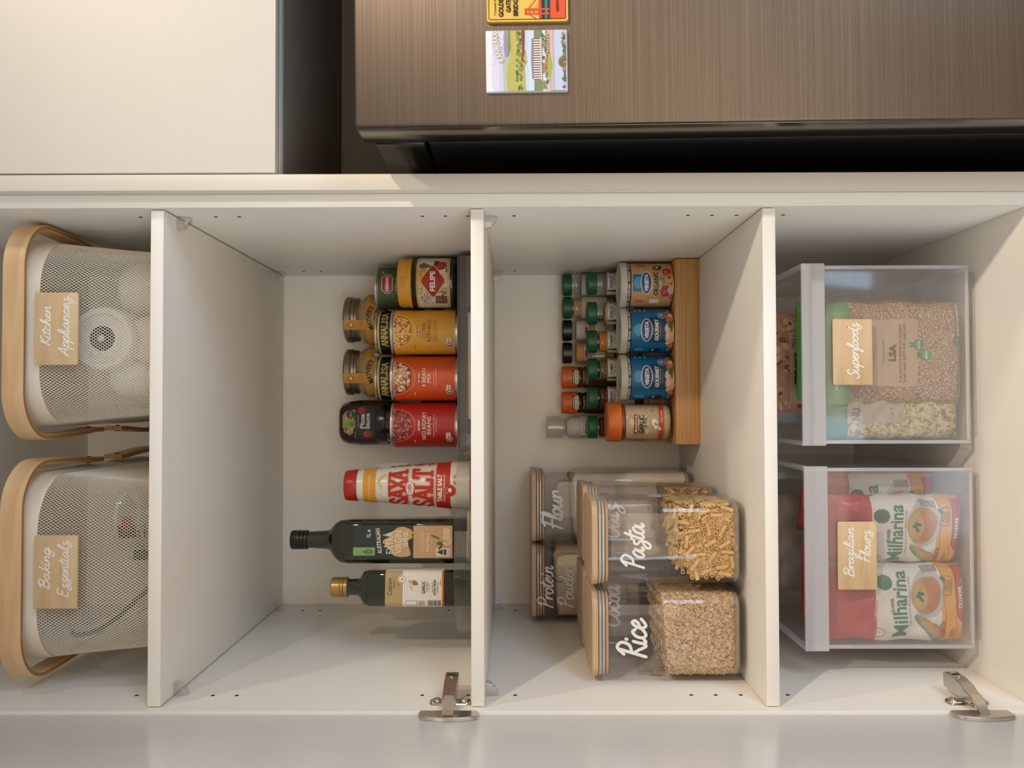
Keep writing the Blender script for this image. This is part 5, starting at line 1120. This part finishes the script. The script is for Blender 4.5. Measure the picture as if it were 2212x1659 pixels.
def corn_bag(lab, loc, rz, seed, w_=.104, lean=0.):
    p = Pr(); e = w_*500
    p.rect(-e, 44, e, 122, 'dcd5c8', 1); p.poly([(-e, 130), (-e, 118), (-e*.7, 128), (-e*.3, 131), (e, 131), (e, 140), (-e, 140)], 'b73a30', 0.5)
    p.poly([(-e, 106), (-e*.72, 119), (-e*.3, 124), (e, 125), (e, 60), (-e, 60)], 'dcd5c8', 2)
    p.text('Milharina', 1, 84, 19.5, '1f7355', 5, w=e*1.70, bold=.022); p.text('PARA CUSCUZ, BOLO, MINGAU E ANGU', 4, 78.4, 2.8, '5d6a60', 4, w=e*1.3)
    p.text('COZIMENTO', 0-e*.18, 121.5, 4.4, 'd98a74', 4, w=30, bold=.02); p.ring(-e*.74, 119, 6.4, 6.4, 1.2, 'd08a5c', 4, 22); p.stroke([(-e*.74, 119), (-e*.74+2.6, 120.6)], .9, 'd08a5c', 5)
    p.text('QUAKER', -2, 100.4, 4.4, '3a3c42', 4, w=20, bold=.03); p.ell(e*.55, 113, 9, 9, '2c6446', 4, 20)
    for i in range(18): p.ell(e*.55+9*cos(i*pi/9), 113+9*sin(i*pi/9), 1.3, 1.3, '2c6446', 4.2+.01*i, 8)
    # serving dome on a pale plate, cob beside it
    p.ell(14, 55, 32, 23, 'b9b6b0', 3, 34); p.ell(12, 58, 25, 19.5, 'b7905a', 4, 32); p.ell(14, 52, 23, 14.5, 'b8774a', 4.5, 30); p.ell(12, 66, 19, 10, 'c09e62', 4.8, 26)
    for a, b, q in ((6, 65, .5), (11, 67, 2.2), (13, 64, 1.2)): p.ell(a+2, b, 5, 2.2, '2f6b4c', 5.5, 12, q)
    p.poly([(-e*.9, 38), (-e*.95, 46), (-28, 66), (-18, 74), (-14, 72), (-20, 62), (-26, 44), (-34, 36)], '5d7a64', 5); p.poly([(-44, 39), (-46, 47), (-38, 55), (-22, 68), (-15, 74), (-13, 71), (-22, 52), (-34, 40)], '8ba07a', 5.5)
    p.poly([(-41, 36), (-43, 42), (-34, 54), (-20, 65), (-16, 66), (-18, 60), (-28, 44), (-36, 36)], 'c8935c', 6)
    for i in range(5): p.stroke([(-40+i*1.7, 38+i*.2), (-20+i*.6, 62-i*.9)], .35, 'b07c48', 7, False)
    p.poly([(-e, 12), (e, 12), (e, 36), (18, 32), (-10, 31), (-e, 34)], 'd99a3e', 4.4); p.text('IDEAL PARA', -e*.62, 37.5, 2.6, 'b3362c', 7, w=15, bold=.02); p.text('CUSCUZ', -e*.62, 32.4, 5, 'b3362c', 7, w=22, bold=.03)
    p.rrect(12, 22, 38, 33.5, 2, '2c6446', 7); p.rrect(12.7, 22.7, 37.3, 32.8, 1.6, 'd99a3e', 7.5); p.text('MILHO', 25, 29, 2.6, '2c6446', 8, w=14, bold=.02); p.text('LIVRE DE', 25, 26, 2.2, '2c6446', 8, w=15, bold=.02); p.text('TRANSGENICO', 25, 23.4, 1.9, '2c6446', 8, w=19, bold=.02); p.ell(34, 35, 4, 2, '2c6446', 8.4, 12, .9)
    p.text('500g', -e*.72, 21, 5, 'b05a28', 7, w=14, bold=.02); p.rect(-e*.95, 17.5, -e*.3, 18.2, 'b05a28', 7)
    p.poly([(-22, 2), (-22, 13), (-14, 16.6), (e, 19), (e, 2)], '2c6446', 5); p.poly([(-21, 1), (-21, 12), (-13, 15.4), (e, 17.6), (e, 1)], 'b8453a', 6); p.text('QUAKER', 10, 9.4, 4.6, 'ece0d4', 7, w=30, bold=.03); p.text('Milharina', 14, 3.6, 4.4, 'ece0d4', 7, w=42, bold=.05)
    for i in range(7): p.rect(e-9, 40+i*3, e-2, 41.6+i*3, '6f6a62', 5)
    return bag('corn_flour_packet', lab, 'packet', loc, rz, w_, .184, .058, [(0, 'd99a3e'), (.034, 'dcd5c8'), (.122, 'b73a30')], p, seed, gr='corn flour packets', crump=.0013, lean=lean)
corn_bag('front corn flour packet nearest the left wall in the left clear box', (.0960, .1500, zb), .03, 31)
corn_bag('front corn flour packet further from the left wall in the left clear box', (.1960, .1600, zb), -.22, 33, .094)
corn_bag('corn flour packet showing its side behind the other two packets', (.2210, .2500, zb), -.45, 35, .100)
p = Pr(); p.text('FAROFA', 0, 150, 14, 'e8dccf', 3, w=60, bold=.04) if False else None
bag('red_packet', 'plain bright red packet behind the corn flour packets', 'packet', (.1020, .2350, zb), .0, .110, .188, .044, [(0, 'b9b2a8'), (.12, '8f8a84'), (.165, 'b3150f')], None, 41)
bag('white_packet', 'plain pale packet at the back of the left box', 'packet', (.1500, .3200, zb), -.04, .150, .232, .036, [(0, 'a79c8c'), (.19, '9a8c7c')], None, 43)
